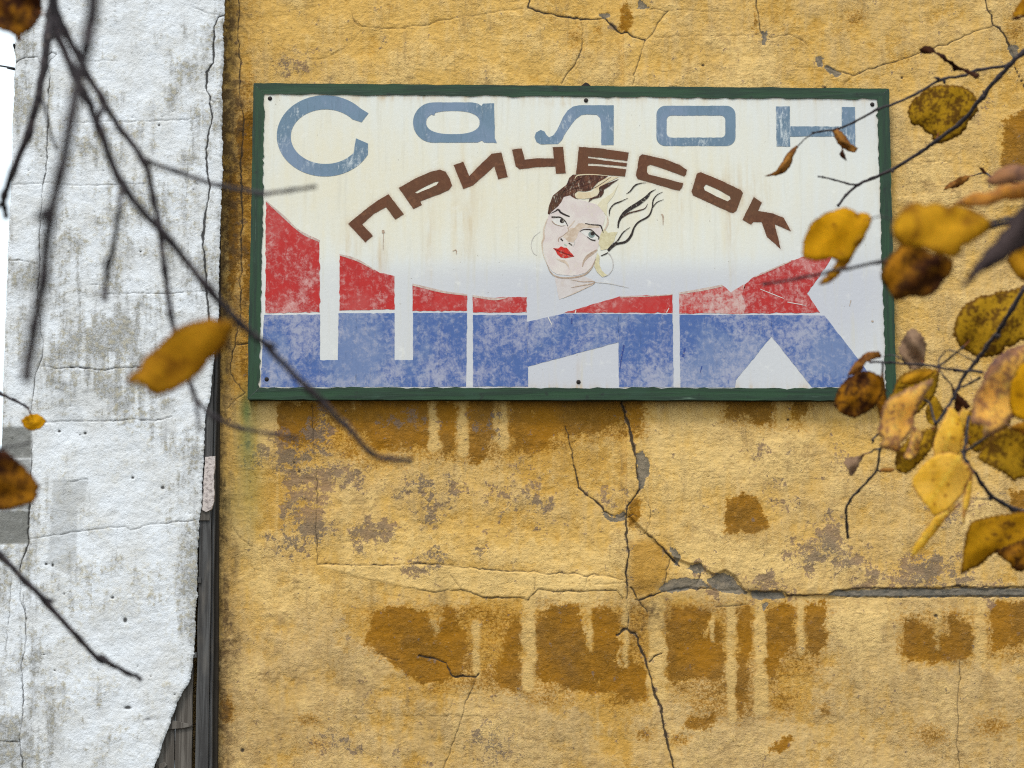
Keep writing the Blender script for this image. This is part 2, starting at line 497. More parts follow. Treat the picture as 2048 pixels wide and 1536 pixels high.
dirt_and_shade = np.zeros_like(st)
dirt_and_shade += 1.0 * band(UU, 380, 462, 9) * (0.85 + 0.22 * nV)  # shade of the proud white wall painted as a strip, mixed with dirt
dirt_and_shade += 0.55 * band(UU, 400, 500, 9) * band(VV, -200, 640, 40) * (0.7 + 0.5 * nB)  # wider painted shade on the upper part of that strip
for e in [(458,1290,26,60,.9),(450,1060,18,70,.7),(465,1120,14,60,.6),(440,1450,14,90,.8),(600,130,70,40,.25),(1900,1320,40,40,.3),(1180,800,260,12,.35),(560,880,30,60,.25),
          (680,1080,10,60,.3),(745,1190,6,50,.35),(885,1190,16,40,.4),(1130,1330,16,60,.2),(1400,1215,90,16,.4),(1310,1228,55,40,.6),(1440,1175,60,10,.4),(1300,1175,50,14,.5),(1990,1450,60,80,.22),(560,1450,70,70,.25),(860,1460,60,60,.25),(1130,1470,70,50,.2),(1800,1400,40,70,.25),(1820,1270,40,40,.3),(680,1330,50,40,.25),(720,1380,30,60,.28),(1520,1430,70,20,.2),(1700,1390,60,60,.15)]:
    ell(dirt_and_shade, *e)
dirt_and_shade = np.clip(dirt_and_shade * (0.85 + 0.3 * nC), 0, 1)
tone = 0.30 + 0.16 * nA + 0.10 * nB + 0.42 * band(VV, 1190, 3000, 40) + 0.12 * band(UU, 1300, 3000, 80) + 0.1 * nV
tone -= 0.35 * band(UU, 480, 1250, 60) * band(VV, -200, 180, 30)
tone -= 0.3 * blur(flake, 3) + 0.2 * band(UU, 640, 1250, 40) * band(VV, 1060, 1200, 10)
tone = np.clip(tone, 0, 1)
green = np.zeros_like(st)
for e in [(493,822,15,46,1),(495,880,22,90,.8),(498,960,28,120,.5),(478,1000,30,70,.35)]:
    ell(green, *e)
pale = np.zeros_like(st)          # pale washed runs and lime bloom
for e in [(527,830,14,50,.6),(868,850,9,60,.8),(923,860,10,60,.7),(1003,870,7,60,.7),(1060,1270,12,70,.45),(1400,920,100,90,.35),(1560,1130,90,40,.3),
          (1760,1300,90,100,.2),(1460,1290,10,90,.5),(1150,1165,90,12,.7),(1000,1165,80,14,.6),(554,930,3,130,.6),(1440,1380,40,22,.35)]:
    ell(pale, *e)
pale = np.clip(np.maximum(pale, 0.75 * blur(flake, 2)) + 0.10 * nV, 0, 1)

drip = np.zeros_like(st)
for x, y0, y1, w0, w1, k in [(866,800,898,9,24,.9),(924,800,905,12,22,.85),(1006,800,890,8,20,.85),(990,800,880,6,10,.6),(530,800,905,34,30,.8),(1056,1195,1372,30,24,.8),(952,1240,1352,18,10,.75),(1178,1205,1300,12,5,.9),
                             (1312,1195,1400,30,40,.8),(1462,1205,1440,20,14,.95),(1520,1200,1420,20,26,.9),(1600,1200,1300,14,12,.85),(1424,1228,1280,10,4,.8),(1250,1200,1330,14,9,.7),(1560,800,850,18,14,.7),(705,800,815,5,4,.6),
                             (1958,1200,1320,22,24,.7),(1875,1215,1300,16,8,.5),(870,1232,1262,30,20,.6),(1348,800,880,30,26,.5)]:
    fill([(x - w0 / 2, y0), (x + w0 / 2, y0), (x + w1 / 2 + 3, y1), (x + 2, y1 + 12), (x - w1 / 2, y1)], drip, k)
drip = blur(drip, 2.5)
wash = np.zeros_like(st)          # + pale lime-washed, - deep golden
for e in [(1390,940,110,110,.9),(1560,920,90,90,.35),(1360,1120,120,40,.9),(1560,1120,90,40,.9),(760,1090,130,40,.8),(1100,1110,150,30,.8),(640,1180,90,30,.5),(1000,1165,220,16,1),(560,1180,70,60,.5),(1720,1250,90,90,.6),(1040,120,160,60,.35),
          (1500,120,120,50,.4),(1300,60,80,60,.3),(1820,620,60,120,.45),(1800,340,90,60,.35),(620,60,90,60,.3),(1150,1205,90,14,.6),(1700,880,40,60,.7),(860,1060,60,40,.6),(520,1120,40,80,.5),(960,1440,60,70,.35),(1330,1440,60,60,.3)]:
    tmp = np.zeros_like(st); ell(tmp, *e); wash += tmp
for e in [(760,890,130,50,.9),(1060,905,90,40,.7),(590,880,60,60,.6),(1130,940,60,60,.5),(1480,960,50,90,.5),(1180,100,50,60,.4),(500,300,30,160,.8),(500,620,30,160,.6),(860,1390,120,40,.4),(820,1235,120,40,.55),(1000,1260,60,60,.45),(1100,1230,140,30,.5),(1400,1260,160,60,.4),(1600,1260,80,60,.4),(620,1290,60,50,.3),(1150,1410,120,30,.5),(1430,1400,90,60,.6),(1600,1390,60,60,.45),(1980,700,60,120,.5),(2030,1000,30,60,.8),(1850,1290,90,40,.6),(850,1300,130,70,.5),(1170,1290,160,70,.6),(1400,1290,80,80,.6)]:
    tmp = np.zeros_like(st); ell(tmp, *e); wash -= tmp
wash = np.clip(0.5 + 0.42 * wash + 0.11 * nA + 0.07 * nB + 0.06 * nC, 0, 1)

def warp(a, k=1.0):
    """roughen the edge of a field"""
    yy, xx = np.mgrid[0:CH, 0:CW].astype(np.float32)
    X = np.clip(xx + k * (3.0 * wx + 1.3 * nD), 0, CW - 1).astype(int)
    Y = np.clip(yy + k * (3.0 * wy + 1.3 * fnoise(33, 12, 1.1)), 0, CH - 1).astype(int)
    return a[Y, X]

crumb = np.clip((blur(np.clip(ck - .55, 0, 1), 3.0) * 2.2 + 0.16 * nC - .16) * 2.0, 0, .75)
st = np.clip(warp(st) * 1.22 * (0.92 + 0.12 * nB), 0, 1.2)
yy_, xx_ = np.mgrid[0:CH, 0:CW].astype(np.float32)
gr = gr[np.clip(yy_ + 11 * fnoise(41, 70, 1.5) + 4 * wy, 0, CH - 1).astype(int), np.clip(xx_ + 13 * fnoise(42, 70, 1.5) + 4 * wx, 0, CW - 1).astype(int)]
gr = np.clip(warp(gr) * (0.95 + 0.16 * nB) + 0.07 * nC * (gr > .1) + 0.10 * np.clip(fnoise(43, 160, 1.4) - .5, 0, 1.5) * (blur((gr > .3).astype(np.float32), 60) * 1.5), 0, 1)
gr = np.maximum(gr, 0.8 * crumb)
hard = np.clip(warp(hard, 0.5), 0, 1)
hgt = (0.0022 * nA + 0.0007 * nB + 0.0003 * nC + 0.00015 * nD + 0.012 * blur(upper, 0.8) + 0.003 * blur(flake, 1.5) + 0.006 * blur(shelf, 0.8)
       + 0.006 * bul - 0.0030 * hard - 0.0012 * np.clip((gr - .45) * 6, 0, 1) - 0.005 * ck)
hgt = hgt - blur(upper, 60) * 0.011       # the proud coat eases back so only its broken edge steps

# ------------------------------------------------------------------ white wall fields
wd = np.clip(0.36 + 0.16 * nA + 0.13 * nV + 0.15 * nB, 0, 1)
wd += 0.22 * band(VV, 540, 790, 40) * band(UU, 50, 420, 20) + 0.15 * band(VV, -100, 300, 60) * band(UU, 380, 460, 12)
wd -= 0.25 * band(VV, 880, 1700, 60) * band(UU, 110, 360, 20)
wd += 0.10 * band(UU, -40, 90, 10) * band(VV, -100, 720, 40) + 0.3 * band(VV, 1450, 1800, 30) * band(UU, -60, 260, 30)
wd += 0.3 * band(UU, 352, 420, 8) * band(VV, 1000, 1330, 30) + 0.22 * band(UU, 370, 450, 10) * band(VV, 400, 800, 60)
for e in [(240,650,40,40,.3),(340,850,40,40,.3),(230,1010,60,26,.25),(35,80,40,60,.35),(100,600,40,60,.25),(300,420,30,60,.2),(370,930,50,60,.25),(60,1180,14,60,.45),(70,1330,20,60,.4),(20,1480,60,50,.4),(300,1440,26,10,.4)]:
    tmp = np.zeros_like(wd); ell(tmp, *e); wd += tmp
wd = np.clip(wd, 0, 1)
wg = np.zeros_like(wd)
for p, val in [([(-20,856),(63,854),(63,917),(-20,916)],.95),([(-20,920),(62,919),(60,1020),(-20,1020)],.8),([(-20,1024),(60,1021),(58,1087),(-20,1090)],1),
               ([(107,960),(175,962),(170,1000),(155,1012),(153,1130),(138,1150),(94,1130),(102,1050)],.34),([(100,760),(150,770),(170,850),(110,850)],.18),([(330,380),(352,380),(350,640),(332,640)],.1)]:
    fill(p, wg, val)
wg = blur(wg, 1.6)
wc = np.zeros_like(wd)
for pts, ww in [
 ([(28,128),(50,115),(75,113),(80,126)],2.4),([(96,110),(103,104),(113,108)],2.2),([(165,122),(235,122)],1.2),([(115,240),(150,245),(290,243),(400,236)],1.6),([(25,368),(90,365),(140,370),(290,368)],1.8),
 ([(15,520),(45,521),(72,527)],2.2),([(165,570),(220,572)],1.2),([(215,588),(330,587),(410,583)],1.9),([(82,733),(115,738),(160,735),(210,741),(250,735),(300,733)],2.8),
 ([(85,845),(160,842),(250,840),(310,842),(345,832)],2.2),([(140,964),(175,958)],2),([(60,1078),(150,1063),(190,1058),(250,1053),(260,1060),(300,1048),(400,1038)],2),([(0,1482),(40,1484)],2.4),
 ([(447,30),(436,34),(431,48),(428,60),(427,125),(413,145),(412,170),(420,200),(425,235),(415,285),(413,330),(420,375),(412,420),(408,460),(405,490),(410,530),(413,590),(418,640),(424,700)],4.6),
 ([(420,195),(428,205),(427,225),(425,235)],2),([(385,15),(445,32)],1.6),([(427,196),(447,200)],1.4),
 ([(113,108),(100,120),(95,135),(100,155),(96,180),(97,250),(92,340),(85,372),(80,430),(78,540),(75,600),(80,650),(86,680),(82,720),(70,752),(65,800),(60,832)],2.6),
 ([(62,860),(63,920),(60,1000),(58,1085),(44,1120),(42,1180),(40,1200),(54,1238)],3),([(47,1190),(52,1240),(50,1290),(42,1330),(46,1370),(45,1430),(40,1485),(46,1540),(48,1600)],2.6),([(25,1150),(20,1230),(10,1300)],2),
 ([(235,1058),(231,1165)],1.4),([(187,1090),(182,1250)],1.2),([(175,960),(182,1020)],1.3),([(118,690),(118,735)],1.4),([(372,180),(376,330),(372,460)],1.1),([(116,360),(112,520)],1.1)]:
    crack(wc, pts, ww, 1.3)
for _ in range(120):
    cx, cy = rng.uniform(-20, 430), rng.uniform(-40, 1560)
    ell(wc, cx, cy, rng.uniform(1.0, 3.0), rng.uniform(1.0, 2.4), rng.uniform(.35, .9))
for e in [(250,1240,5,6),(225,1195,4,3),(92,1128,4,3),(105,1130,3,4),(118,862,4,3),(170,866,4,3),(265,955,4,3),(325,975,5,4),(255,1415,9,4),(296,1438,12,5,.6),(281,503,3,2),(318,250,3,3)]:
    ell(wc, *e)
warm = np.clip(0.4 + 0.3 * nB + 0.3 * nA, 0, 1)
for e in [(370,930,40,100,.6),(70,1080,40,60,.7),(90,1000,20,80,.6),(230,940,60,40,.4),(360,1330,12,60,.6)]:
    ell(warm, *e)
whg = 0.0018 * nA + 0.0006 * nB + 0.0003 * nC + 0.00014 * nD - 0.005 * wc - 0.003 * wg

# ------------------------------------------------------------------ materials of the two walls
M = Mat('yellow_plaster', 0.92, 0.15)
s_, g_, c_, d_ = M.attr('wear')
t_, gn_, p_, bl_ = M.attr('tone')
n1 = M.noise(34, 9, 0.72)
n2 = M.noise(170, 6, 0.7)
n3 = M.noise(5, 6, 0.62)
n9 = M.noise(13, 8, 0.7, 0.5)
n4 = M.noise(62, 4, 0.55, 1.6)
n6 = M.noise(24, 6, 0.7, 0, None, (1, 1, 0.12))
sub = lambda x, k: M.math('MULTIPLY', M.math('SUBTRACT', x, 0.5), k)
add = lambda *xs: xs[0] if len(xs) == 1 else M.math('ADD', xs[0], add(*xs[1:]))
tt = M.math('ADD', t_, sub(n3, 1.1), True)
wa_, dr_, sh_, hd_ = M.attr('wash')
n7 = M.noise(130, 7, 0.75)
col = M.mix(lin(208, 166, 90), lin(196, 164, 112), tt)
wv = add(wa_, sub(n1, 0.35), sub(n7, 0.5))
col = M.mix(col, lin(188, 142, 62), M.math('MULTIPLY', M.step(wv, 0.44, 0.18), 0.8))
col = M.mix(col, lin(226, 190, 122), M.math('MULTIPLY', M.step(wv, 0.54, 0.86), 0.7))
col = M.mix(col, lin(160, 128, 82), M.math('MULTIPLY', M.math('MULTIPLY', M.step(n9, 0.50, 0.64), M.step(tt, 0.3, 0.7)), 0.6))
rgh = M.step(n3, 0.36, 0.62)            # smooth trowelled areas against rough cast ones
col = M.mix(col, lin(226, 190, 124), M.math('MULTIPLY', M.step(n1, 0.50, 0.64), M.math('MULTIPLY', rgh, 0.5)))
col = M.mix(col, lin(150, 110, 54), M.math('MULTIPLY', M.step(n1, 0.47, 0.34), M.math('MULTIPLY', rgh, 0.45)))
col = M.mix(col, lin(132, 98, 52), M.math('MULTIPLY', M.step(n7, 0.46, 0.32), M.math('ADD', 0.2, M.math('MULTIPLY', rgh, 0.35))))
col = M.mix(col, lin(150, 122, 80), M.math('MULTIPLY', M.math('MULTIPLY', M.step(n6, 0.50, 0.66), M.step(n3, 0.42, 0.6)), 0.55))
col = M.mix(col, lin(222, 188, 124), M.math('MULTIPLY', p_, 0.85))
n8 = M.noise(85, 7, 0.78)
sv = add(s_, sub(n1, 0.7), sub(n7, 1.5), sub(n8, 1.9))
sf = M.step(sv, 0.30, 0.70)
col = M.mix(col, lin(186, 134, 46), M.math('MULTIPLY', M.step(sv, 0.08, 0.46), 0.55))
scol = M.mix(lin(142, 94, 12), lin(114, 74, 8), M.step(n3, 0.4, 0.6))
scol = M.mix(scol, lin(164, 112, 30), M.math('MULTIPLY', M.step(n1, 0.5, 0.66), 0.6))
col = M.mix(col, scol, M.math('MULTIPLY', sf, M.step(n3, 0.3, 0.7, 0.95, 0.75)))
col = M.mix(col, lin(216, 180, 114), M.math('MULTIPLY', M.step(add(dr_, sub(n1, 0.7), sub(n7, 1.3), sub(n8, 1.0)), 0.16, 0.66), 0.72))
col = M.mix(col, lin(176, 126, 38), M.math('MULTIPLY', bl_, 0.75))
gv = add(g_, sub(n1, 1.0), sub(n7, 1.4), sub(n8, 1.6))
gcol = M.mix(lin(138, 108, 84), lin(112, 98, 86), M.step(n3, 0.35, 0.65))
col = M.mix(col, gcol, M.math('MULTIPLY', M.step(gv, 0.27, 0.52), 0.82))
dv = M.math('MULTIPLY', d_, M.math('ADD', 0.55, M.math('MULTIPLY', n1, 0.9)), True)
col = M.mix(col, lin(92, 70, 44), M.math('MULTIPLY', dv, 0.92))  # dirt, plus the shade strip painted beside the white wall
col = M.mix(col, lin(78, 104, 62), M.math('MULTIPLY', gn_, 0.85))
sp = M.step(M.noise(85, 6, 0.75), 0.615, 0.69)
col = M.mix(col, lin(104, 78, 48), M.math('MULTIPLY', sp, 0.62))
col = M.mix(col, lin(240, 214, 160), M.math('MULTIPLY', M.step(n2, 0.60, 0.72), 0.35))
col = M.mix(col, lin(62, 53, 42), M.math('MULTIPLY', M.step(c_, 0.18, 0.8), 0.92))
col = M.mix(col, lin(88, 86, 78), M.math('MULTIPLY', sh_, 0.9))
col = M.mix(col, M.mix(lin(124, 114, 100), lin(98, 94, 86), M.step(n1, 0.4, 0.6)), M.math('MULTIPLY', M.step(add(hd_, sub(n8, 0.8)), 0.35, 0.6), 0.9))
tr = M.noise(26, 5, 0.6, 0.8, None, (0.35, 1, 1.0))
mp = M.t.nodes.new('ShaderNodeMapping'); mp.inputs['Rotation'].default_value = (0, 0.7, 0); mp.inputs['Scale'].default_value = (0.25, 1, 1)
M.t.links.new(M.co, mp.inputs['Vector'])
tr2 = M.noise(46, 5, 0.62, 0.6, mp.outputs[0])
k1 = M.math('ADD', 0.45, M.math('MULTIPLY', rgh, 0.75))
h = add(M.math('MULTIPLY', M.math('MULTIPLY', n1, k1), 0.5), M.math('MULTIPLY', M.math('MULTIPLY', n2, k1), 0.42), M.math('MULTIPLY', M.math('MULTIPLY', n4, k1), 0.45), M.math('MULTIPLY', tr2, 0.45), M.math('MULTIPLY', tr, 0.3))
M_YELLOW = M.done(col, M.bump(h, 1.0, 0.0076))

M = Mat('white_plaster', 0.9, 0.2)
d_, k_, g_, wm_ = M.attr('wear')
n1 = M.noise(40, 9, 0.74)
n2 = M.noise(190, 6, 0.72)
n3 = M.noise(7, 6, 0.62)
n5 = M.noise(22, 7, 0.74, 0.4, None, (1, 1, 0.13))
col = M.mix(lin(223, 226, 230), lin(210, 210, 209), M.step(n3, 0.35, 0.65))
dv = add(d_, sub(n5, 0.7), sub(n3, 0.9))
col = M.mix(col, lin(176, 176, 176), M.math('MULTIPLY', M.step(dv, 0.28, 0.95), 0.8))
dsp = add(M.math('MULTIPLY', d_, 0.40), sub(n2, 1.0), sub(n1, 1.3), sub(n3, 0.3))
col = M.mix(col, lin(108, 106, 98), M.math('MULTIPLY', M.step(dsp, 0.25, 0.48), 0.68))
col = M.mix(col, lin(196, 186, 160), M.math('MULTIPLY', M.math('MULTIPLY', wm_, M.step(n1, 0.46, 0.62)), 0.55))
col = M.mix(col, lin(122, 121, 116), M.math('MULTIPLY', g_, M.step(n1, 0.2, 0.5, 0.75, 1.0)))
col = M.mix(col, lin(46, 44, 42), M.math('MULTIPLY', M.step(k_, 0.2, 0.8), 0.92))
h = add(M.math('MULTIPLY', n1, 0.5), M.math('MULTIPLY', n2, 0.42), M.math('MULTIPLY', M.noise(70, 3, 0.5, 1.8), 0.5))
M_WHITE = M.done(col, M.bump(h, 1.0, 0.0048))

def wood(name, c1, c2, c3):
    M = Mat(name, 0.85, 0.2)
    g1 = M.noise(60, 6, 0.65, 0.4, None, (1, 1, 0.035))
    g2 = M.noise(9, 5, 0.6, 0, None, (1, 1, 0.3))
    c = M.mix(lin(*c1), lin(*c2), M.step(g1, 0.38, 0.62))
    c = M.mix(c, lin(*c3), M.math('MULTIPLY', M.step(g2, 0.5, 0.72), 0.7))
    return M.done(c, M.bump(g1, 0.8, 0.004))
M_WOOD = wood('grey_weathered_wood', (88, 87, 86), (58, 56, 55), (112, 104, 94))
M_WOOD2 = wood('brown_weathered_wood', (108, 102, 95), (78, 72, 66), (60, 58, 58))
M_DARK = Mat('dark_void_timber', 0.95, 0.1)
M_DARK = M_DARK.done(M_DARK.mix(lin(66, 59, 51), lin(42, 38, 34), M_DARK.noise(20, 5)))

# ------------------------------------------------------------------ ground
gv_, gf_ = [(-60, -80, 0), (60, -80, 0), (60, 60, 0), (-60, 60, 0)], [(0, 1, 2, 3)]
M = Mat('ground_dirt', 0.95, 0.1)
gc = M.mix(lin(104, 98, 86), lin(72, 70, 62), M.noise(1.2, 8, 0.65))
gc = M.mix(gc, lin(132, 104, 52), M.step(M.noise(18, 4, 0.6), 0.6, 0.68))
tag(mesh_obj('ground', gv_, gf_, M.done(gc, M.bump(M.noise(12, 6), 0.6, 0.03))), kind='structure')

# ------------------------------------------------------------------ yellow wall (front surface about y = 0)
def axis(lo, hi, step, far_lo, far_hi):
    a = np.arange(lo, hi, step)
    b, s, x = [], step, hi
    while x < far_hi:
        s = min(s * 1.25, 0.25); b.append(x); x += s
    b.append(far_hi)
    c, s, x = [], step, lo
    while x > far_lo:
        s = min(s * 1.25, 0.25); x -= s; c.append(max(x, far_lo))
    return np.concatenate([np.array(c[::-1]), a, np.array(b)])

pTL, pBR = on_plane(-10, -30, 0), on_plane(2075, 1566, 0)
zs = axis(pBR[2], pTL[2], 0.0037, 0.0, 6.2)
xY0 = on_plane(428, 900, 0)[0]
xs = axis(xY0, pBR[0], 0.0037, xY0 - 0.12, 4.6)
X, Z = np.meshgrid(xs, zs)
P = np.stack([X, np.zeros_like(X), Z], -1).reshape(-1, 3)
u, v = to_px(P)
inn = (u > -60) & (u < 2110) & (v > -60) & (v < 1600)
fade = np.clip(np.minimum.reduce([2120 - u, v + 70, 1606 - v]) / 40, 0, 1)
def F(img, keep=0.0):
    return smp(img, u, v) * fade + keep * (1 - fade)
P[:, 1] = -(F(hgt - 0.0015) + (1 - fade) * smp(0.0022 * nA + 0.0009 * nB, u, v))
ny, nx = X.shape
I = np.arange(ny * nx).reshape(ny, nx)
quads = np.stack([I[:-1, :-1], I[:-1, 1:], I[1:, 1:], I[1:, :-1]], -1).reshape(-1, 4)
yw = tag(empty('plaster_wall', (xY0, 0, 0)), 'yellow ochre plaster wall, cracked and stained, behind the painted salon sign', 'wall', None, 'thing')
o = mesh_obj('plaster', P, quads, M_YELLOW, yw, True)
set_col(o.data, 'wear', np.stack([F(st), F(gr), F(ck), F(dirt_and_shade)], -1))  # last channel also carries the painted shade strip
set_col(o.data, 'tone', np.stack([F(tone, .4), F(green), F(pale), F(bulge)], -1))
set_col(o.data, 'wash', np.stack([F(warp(wash), .5), F(np.clip(blur(warp(drip, 0.5), 2.5) * (0.88 + 0.22 * nB), 0, 1)), F(shelf2), F(hard)], -1))
bv, bf = box(xs[0], xs[-1], 0.03, 0.35, 0, 6.2)
mesh_obj('masonry', bv, bf, M_DARK, yw)

# ------------------------------------------------------------------ white wall: plaster skin over boards, proud of the yellow one
YW, SKIN = -0.11, 0.026
LEFT = np.array([(31, -400), (31, 80), (27, 95), (30, 110), (30, 140), (24, 300), (16, 480), (8, 720), (4, 850), (-4, 1090), (-18, 1536), (-40, 2600)], float)
RIGHT = np.array([(450, -400), (449, 0), (446, 60), (447, 120), (444, 240), (445, 350), (439, 500), (436, 640), (430, 700), (424, 735), (421, 790), (411, 828), (407, 880), (405, 940), (404, 960), (402, 1010), (400, 1050), (396, 1100),
                  (394, 1180), (391, 1240), (388, 1300), (384, 1350), (377, 1368), (366, 1384), (352, 1408), (342, 1440), (332, 1468), (326, 1490), (314, 1520), (306, 1545), (290, 1640), (250, 1900), (240, 2600)], float)
rz = axis(on_plane(0, 1566, YW)[2], on_plane(0, -30, YW)[2], 0.0037, 0.0, 6.2)
# pixel row of each z on the plane (the row hardly depends on x)
Pz = np.stack([np.full_like(rz, -1.6), np.full_like(rz, YW), rz], -1)
_, vr = to_px(Pz)
ul = np.interp(vr, LEFT[:, 1], LEFT[:, 0]) + 0.7 * smp(nB, 10 + 0 * vr, vr)
ur = np.interp(vr, RIGHT[:, 1], RIGHT[:, 0]) + 1.3 * smp(nB, 300 + 0 * vr, vr) + 0.35 * smp(nD, 300 + 0 * vr, vr)
xl = on_plane(ul, vr, YW)[:, 0]
xr = on_plane(ur, vr, YW)[:, 0]
NXW = 232
sgrid = np.linspace(0, 1, NXW)
XW = xl[:, None] + (xr - xl)[:, None] * sgrid[None]
PW = np.stack([XW, np.full_like(XW, YW), np.repeat(rz[:, None], NXW, 1)], -1)
flat = PW.reshape(-1, 3)
u, v = to_px(flat)
fade = np.clip(np.minimum(v + 70, 1606 - v) / 40, 0, 1)
edge = np.minimum(sgrid, 1 - sgrid)[None] * (xr - xl)[:, None]
rnd = 0.006 * np.exp(-(edge / 0.006) ** 2)
flat[:, 1] = YW - (F(whg) + (1 - fade) * smp(0.0018 * nA, u, v)) + rnd.ravel()
ny, nx = XW.shape
I = np.arange(ny * nx).reshape(ny, nx)
q = [np.stack([I[:-1, :-1], I[:-1, 1:], I[1:, 1:], I[1:, :-1]], -1).reshape(-1, 4)]
# broken edges: carry both sides back by the skin's thickness
bl = flat[I[:, 0]].copy(); bl[:, 1] = YW + SKIN
br = flat[I[:, -1]].copy(); br[:, 1] = YW + SKIN; br[:, 0] -= 0.004
nb = len(flat)
JL = nb + np.arange(ny); JR = nb + ny + np.arange(ny)
q.append(np.stack([JL[:-1], I[:-1, 0], I[1:, 0], JL[1:]], -1))
q.append(np.stack([I[:-1, -1], JR[:-1], JR[1:], I[1:, -1]], -1))
allv = np.concatenate([flat, bl, br])
ww_ = tag(empty('plaster_wall', (xl[0], YW, 0)), 'white limewashed plaster wall, grey and dirty, broken open to boards at its right edge', 'wall', None, 'thing')
o = mesh_obj('plaster', allv, np.concatenate(q), M_WHITE, ww_, True)
pad = lambda a, k=0.3: np.concatenate([a, np.full(2 * ny, k)])
set_col(o.data, 'wear', np.stack([pad(F(wd, .4), .7), pad(F(wc), 0), pad(F(wg), 0), pad(F(warm, .4), .8)], -1))
# timber core behind the skin
YB = YW + SKIN + 0.004
def plank(name, pts, y0, y1, mat, parent, bev=0.0012):
    """plank with the outline pts (pixels, on the plane y0), thickness y0..y1"""
    A = on_plane([p[0] for p in pts], [p[1] for p in pts], y0)
    B = A.copy(); B[:, 1] = y1
    n = len(A)
    V = np.concatenate([A, B])
    f = [tuple(range(n))[::-1], tuple(range(n, 2 * n))] + [(i, (i + 1) % n, n + (i + 1) % n, n + i) for i in range(n)]
    o = mesh_obj(name, V, f, mat, parent)
    bm = bmesh.new(); bm.from_mesh(o.data)
    bmesh.ops.recalc_face_normals(bm, faces=bm.faces)
    if bev:
        bmesh.ops.bevel(bm, geom=list(bm.edges), offset=bev, segments=1, affect='EDGES')
    bm.to_mesh(o.data); bm.free()
    return o
bv, bf = box(xl.min() + 0.16, on_plane(300, 900, YW)[0], YB + 0.024, 0.4, 0, 6.15)
mesh_obj('timber_core', bv, bf, M_DARK, ww_)
BOARDS = [  # left top, right top, right bottom, left bottom
 ([(404, 700), (428, 700), (404, 2300), (378, 2300)], YB - 0.012, YB + 0.022, M_WOOD),
 ([(356, 1000), (390, 1000), (375, 2300), (340, 2300)], YB, YB + 0.022, M_WOOD2),
 ([(318, 1000), (354, 1000), (338, 2300), (300, 2300)], YB + 0.001, YB + 0.022, M_WOOD2),
 ([(276, 1000), (316, 1000), (298, 2300), (256, 2300)], YB, YB + 0.022, M_WOOD2),
 ([(429.5, 690), (434, 690), (412.5, 2300), (405.5, 2300)], YB + 0.006, YB + 0.05, M_WOOD),
]
for pts, y0, y1, mt in BOARDS:
    n = 24
    a, b, c, d = [np.array(p, float) for p in pts]
    rnd_ = np.random.default_rng(int(a[0]))
    le = [a + (d - a) * t + (rnd_.normal() * .5, 0) for t in np.linspace(0, 1, n)]
    ri = [b + (c - b) * t + (rnd_.normal() * .5, 0) for t in np.linspace(0, 1, n)]
    plank('board', le + ri[::-1], y0, y1, mt, ww_)
# narrow gap timber beside the yellow wall
plank('corner_post', [(420, 400), (440, 400), (430, 2300), (405, 2300)], 0.008 - 0.05, 0.05, M_DARK, ww_)
plank('lath', [(336, 1448), (346, 1441), (366, 1445), (383, 1449), (383, 1453), (362, 1457), (334, 1459)], YB - 0.010, YB - 0.001, M_WOOD2, ww_)
plank('lath', [(316, 1528), (330, 1524), (334, 1530), (320, 1546)], YB - 0.010, YB - 0.001, M_WOOD2, ww_)
plank('lath', [(398, 1022), (419, 1022), (419, 1041), (397, 1041)], YB - 0.020, YB - 0.0125, M_WOOD2, ww_)
plank('cleat', [(393, 1154), (402, 1154), (402, 1166), (393, 1166)], YB - 0.020, YB - 0.0125, M_WOOD, ww_, 0.001)
plank('cleat', [(388, 1306), (393, 1304), (393, 1315), (387, 1316)], YB - 0.020, YB - 0.0125, M_WOOD, ww_, 0.001)
# piece of plaster still hanging on the corner board
M = Mat('pinkish_plaster_chip', 0.9, 0.15)
n1 = M.noise(70, 6, 0.65)
M_CHIP = M.done(M.mix(lin(196, 184, 178), lin(150, 138, 134), M.step(n1, 0.45, 0.65)), M.bump(n1, 0.9, 0.006))
chip = jitter_line([(410, 914), (431, 912), (430, 915), (428, 960), (428, 1000), (423, 1018), (412, 1024), (404, 1020), (407, 985), (408, 950), (410, 914)], 0.7, 5)[:-1]
plank('plaster_piece', chip, YW + 0.002, YB - 0.0125, M_CHIP, ww_, 0.0008)

# ------------------------------------------------------------------ painted sign
YS = -0.050
def SP(u, v, off=0.0):
    return on_plane(u, v, YS - off)

def chain_edges(poly, jit, step=7.0, seed=0):
    r = np.random.default_rng(seed)
    n = len(poly)
    out = []
    for i in range(n):
        a, b = np.array(poly[i], float), np.array(poly[(i + 1) % n], float)
        L_ = np.hypot(*(b - a)); m = max(1, int(L_ / step))
        for k in range(m):
            out.append(a + (b - a) * k / m + (r.normal(size=2) * jit if k else 0))
    return out

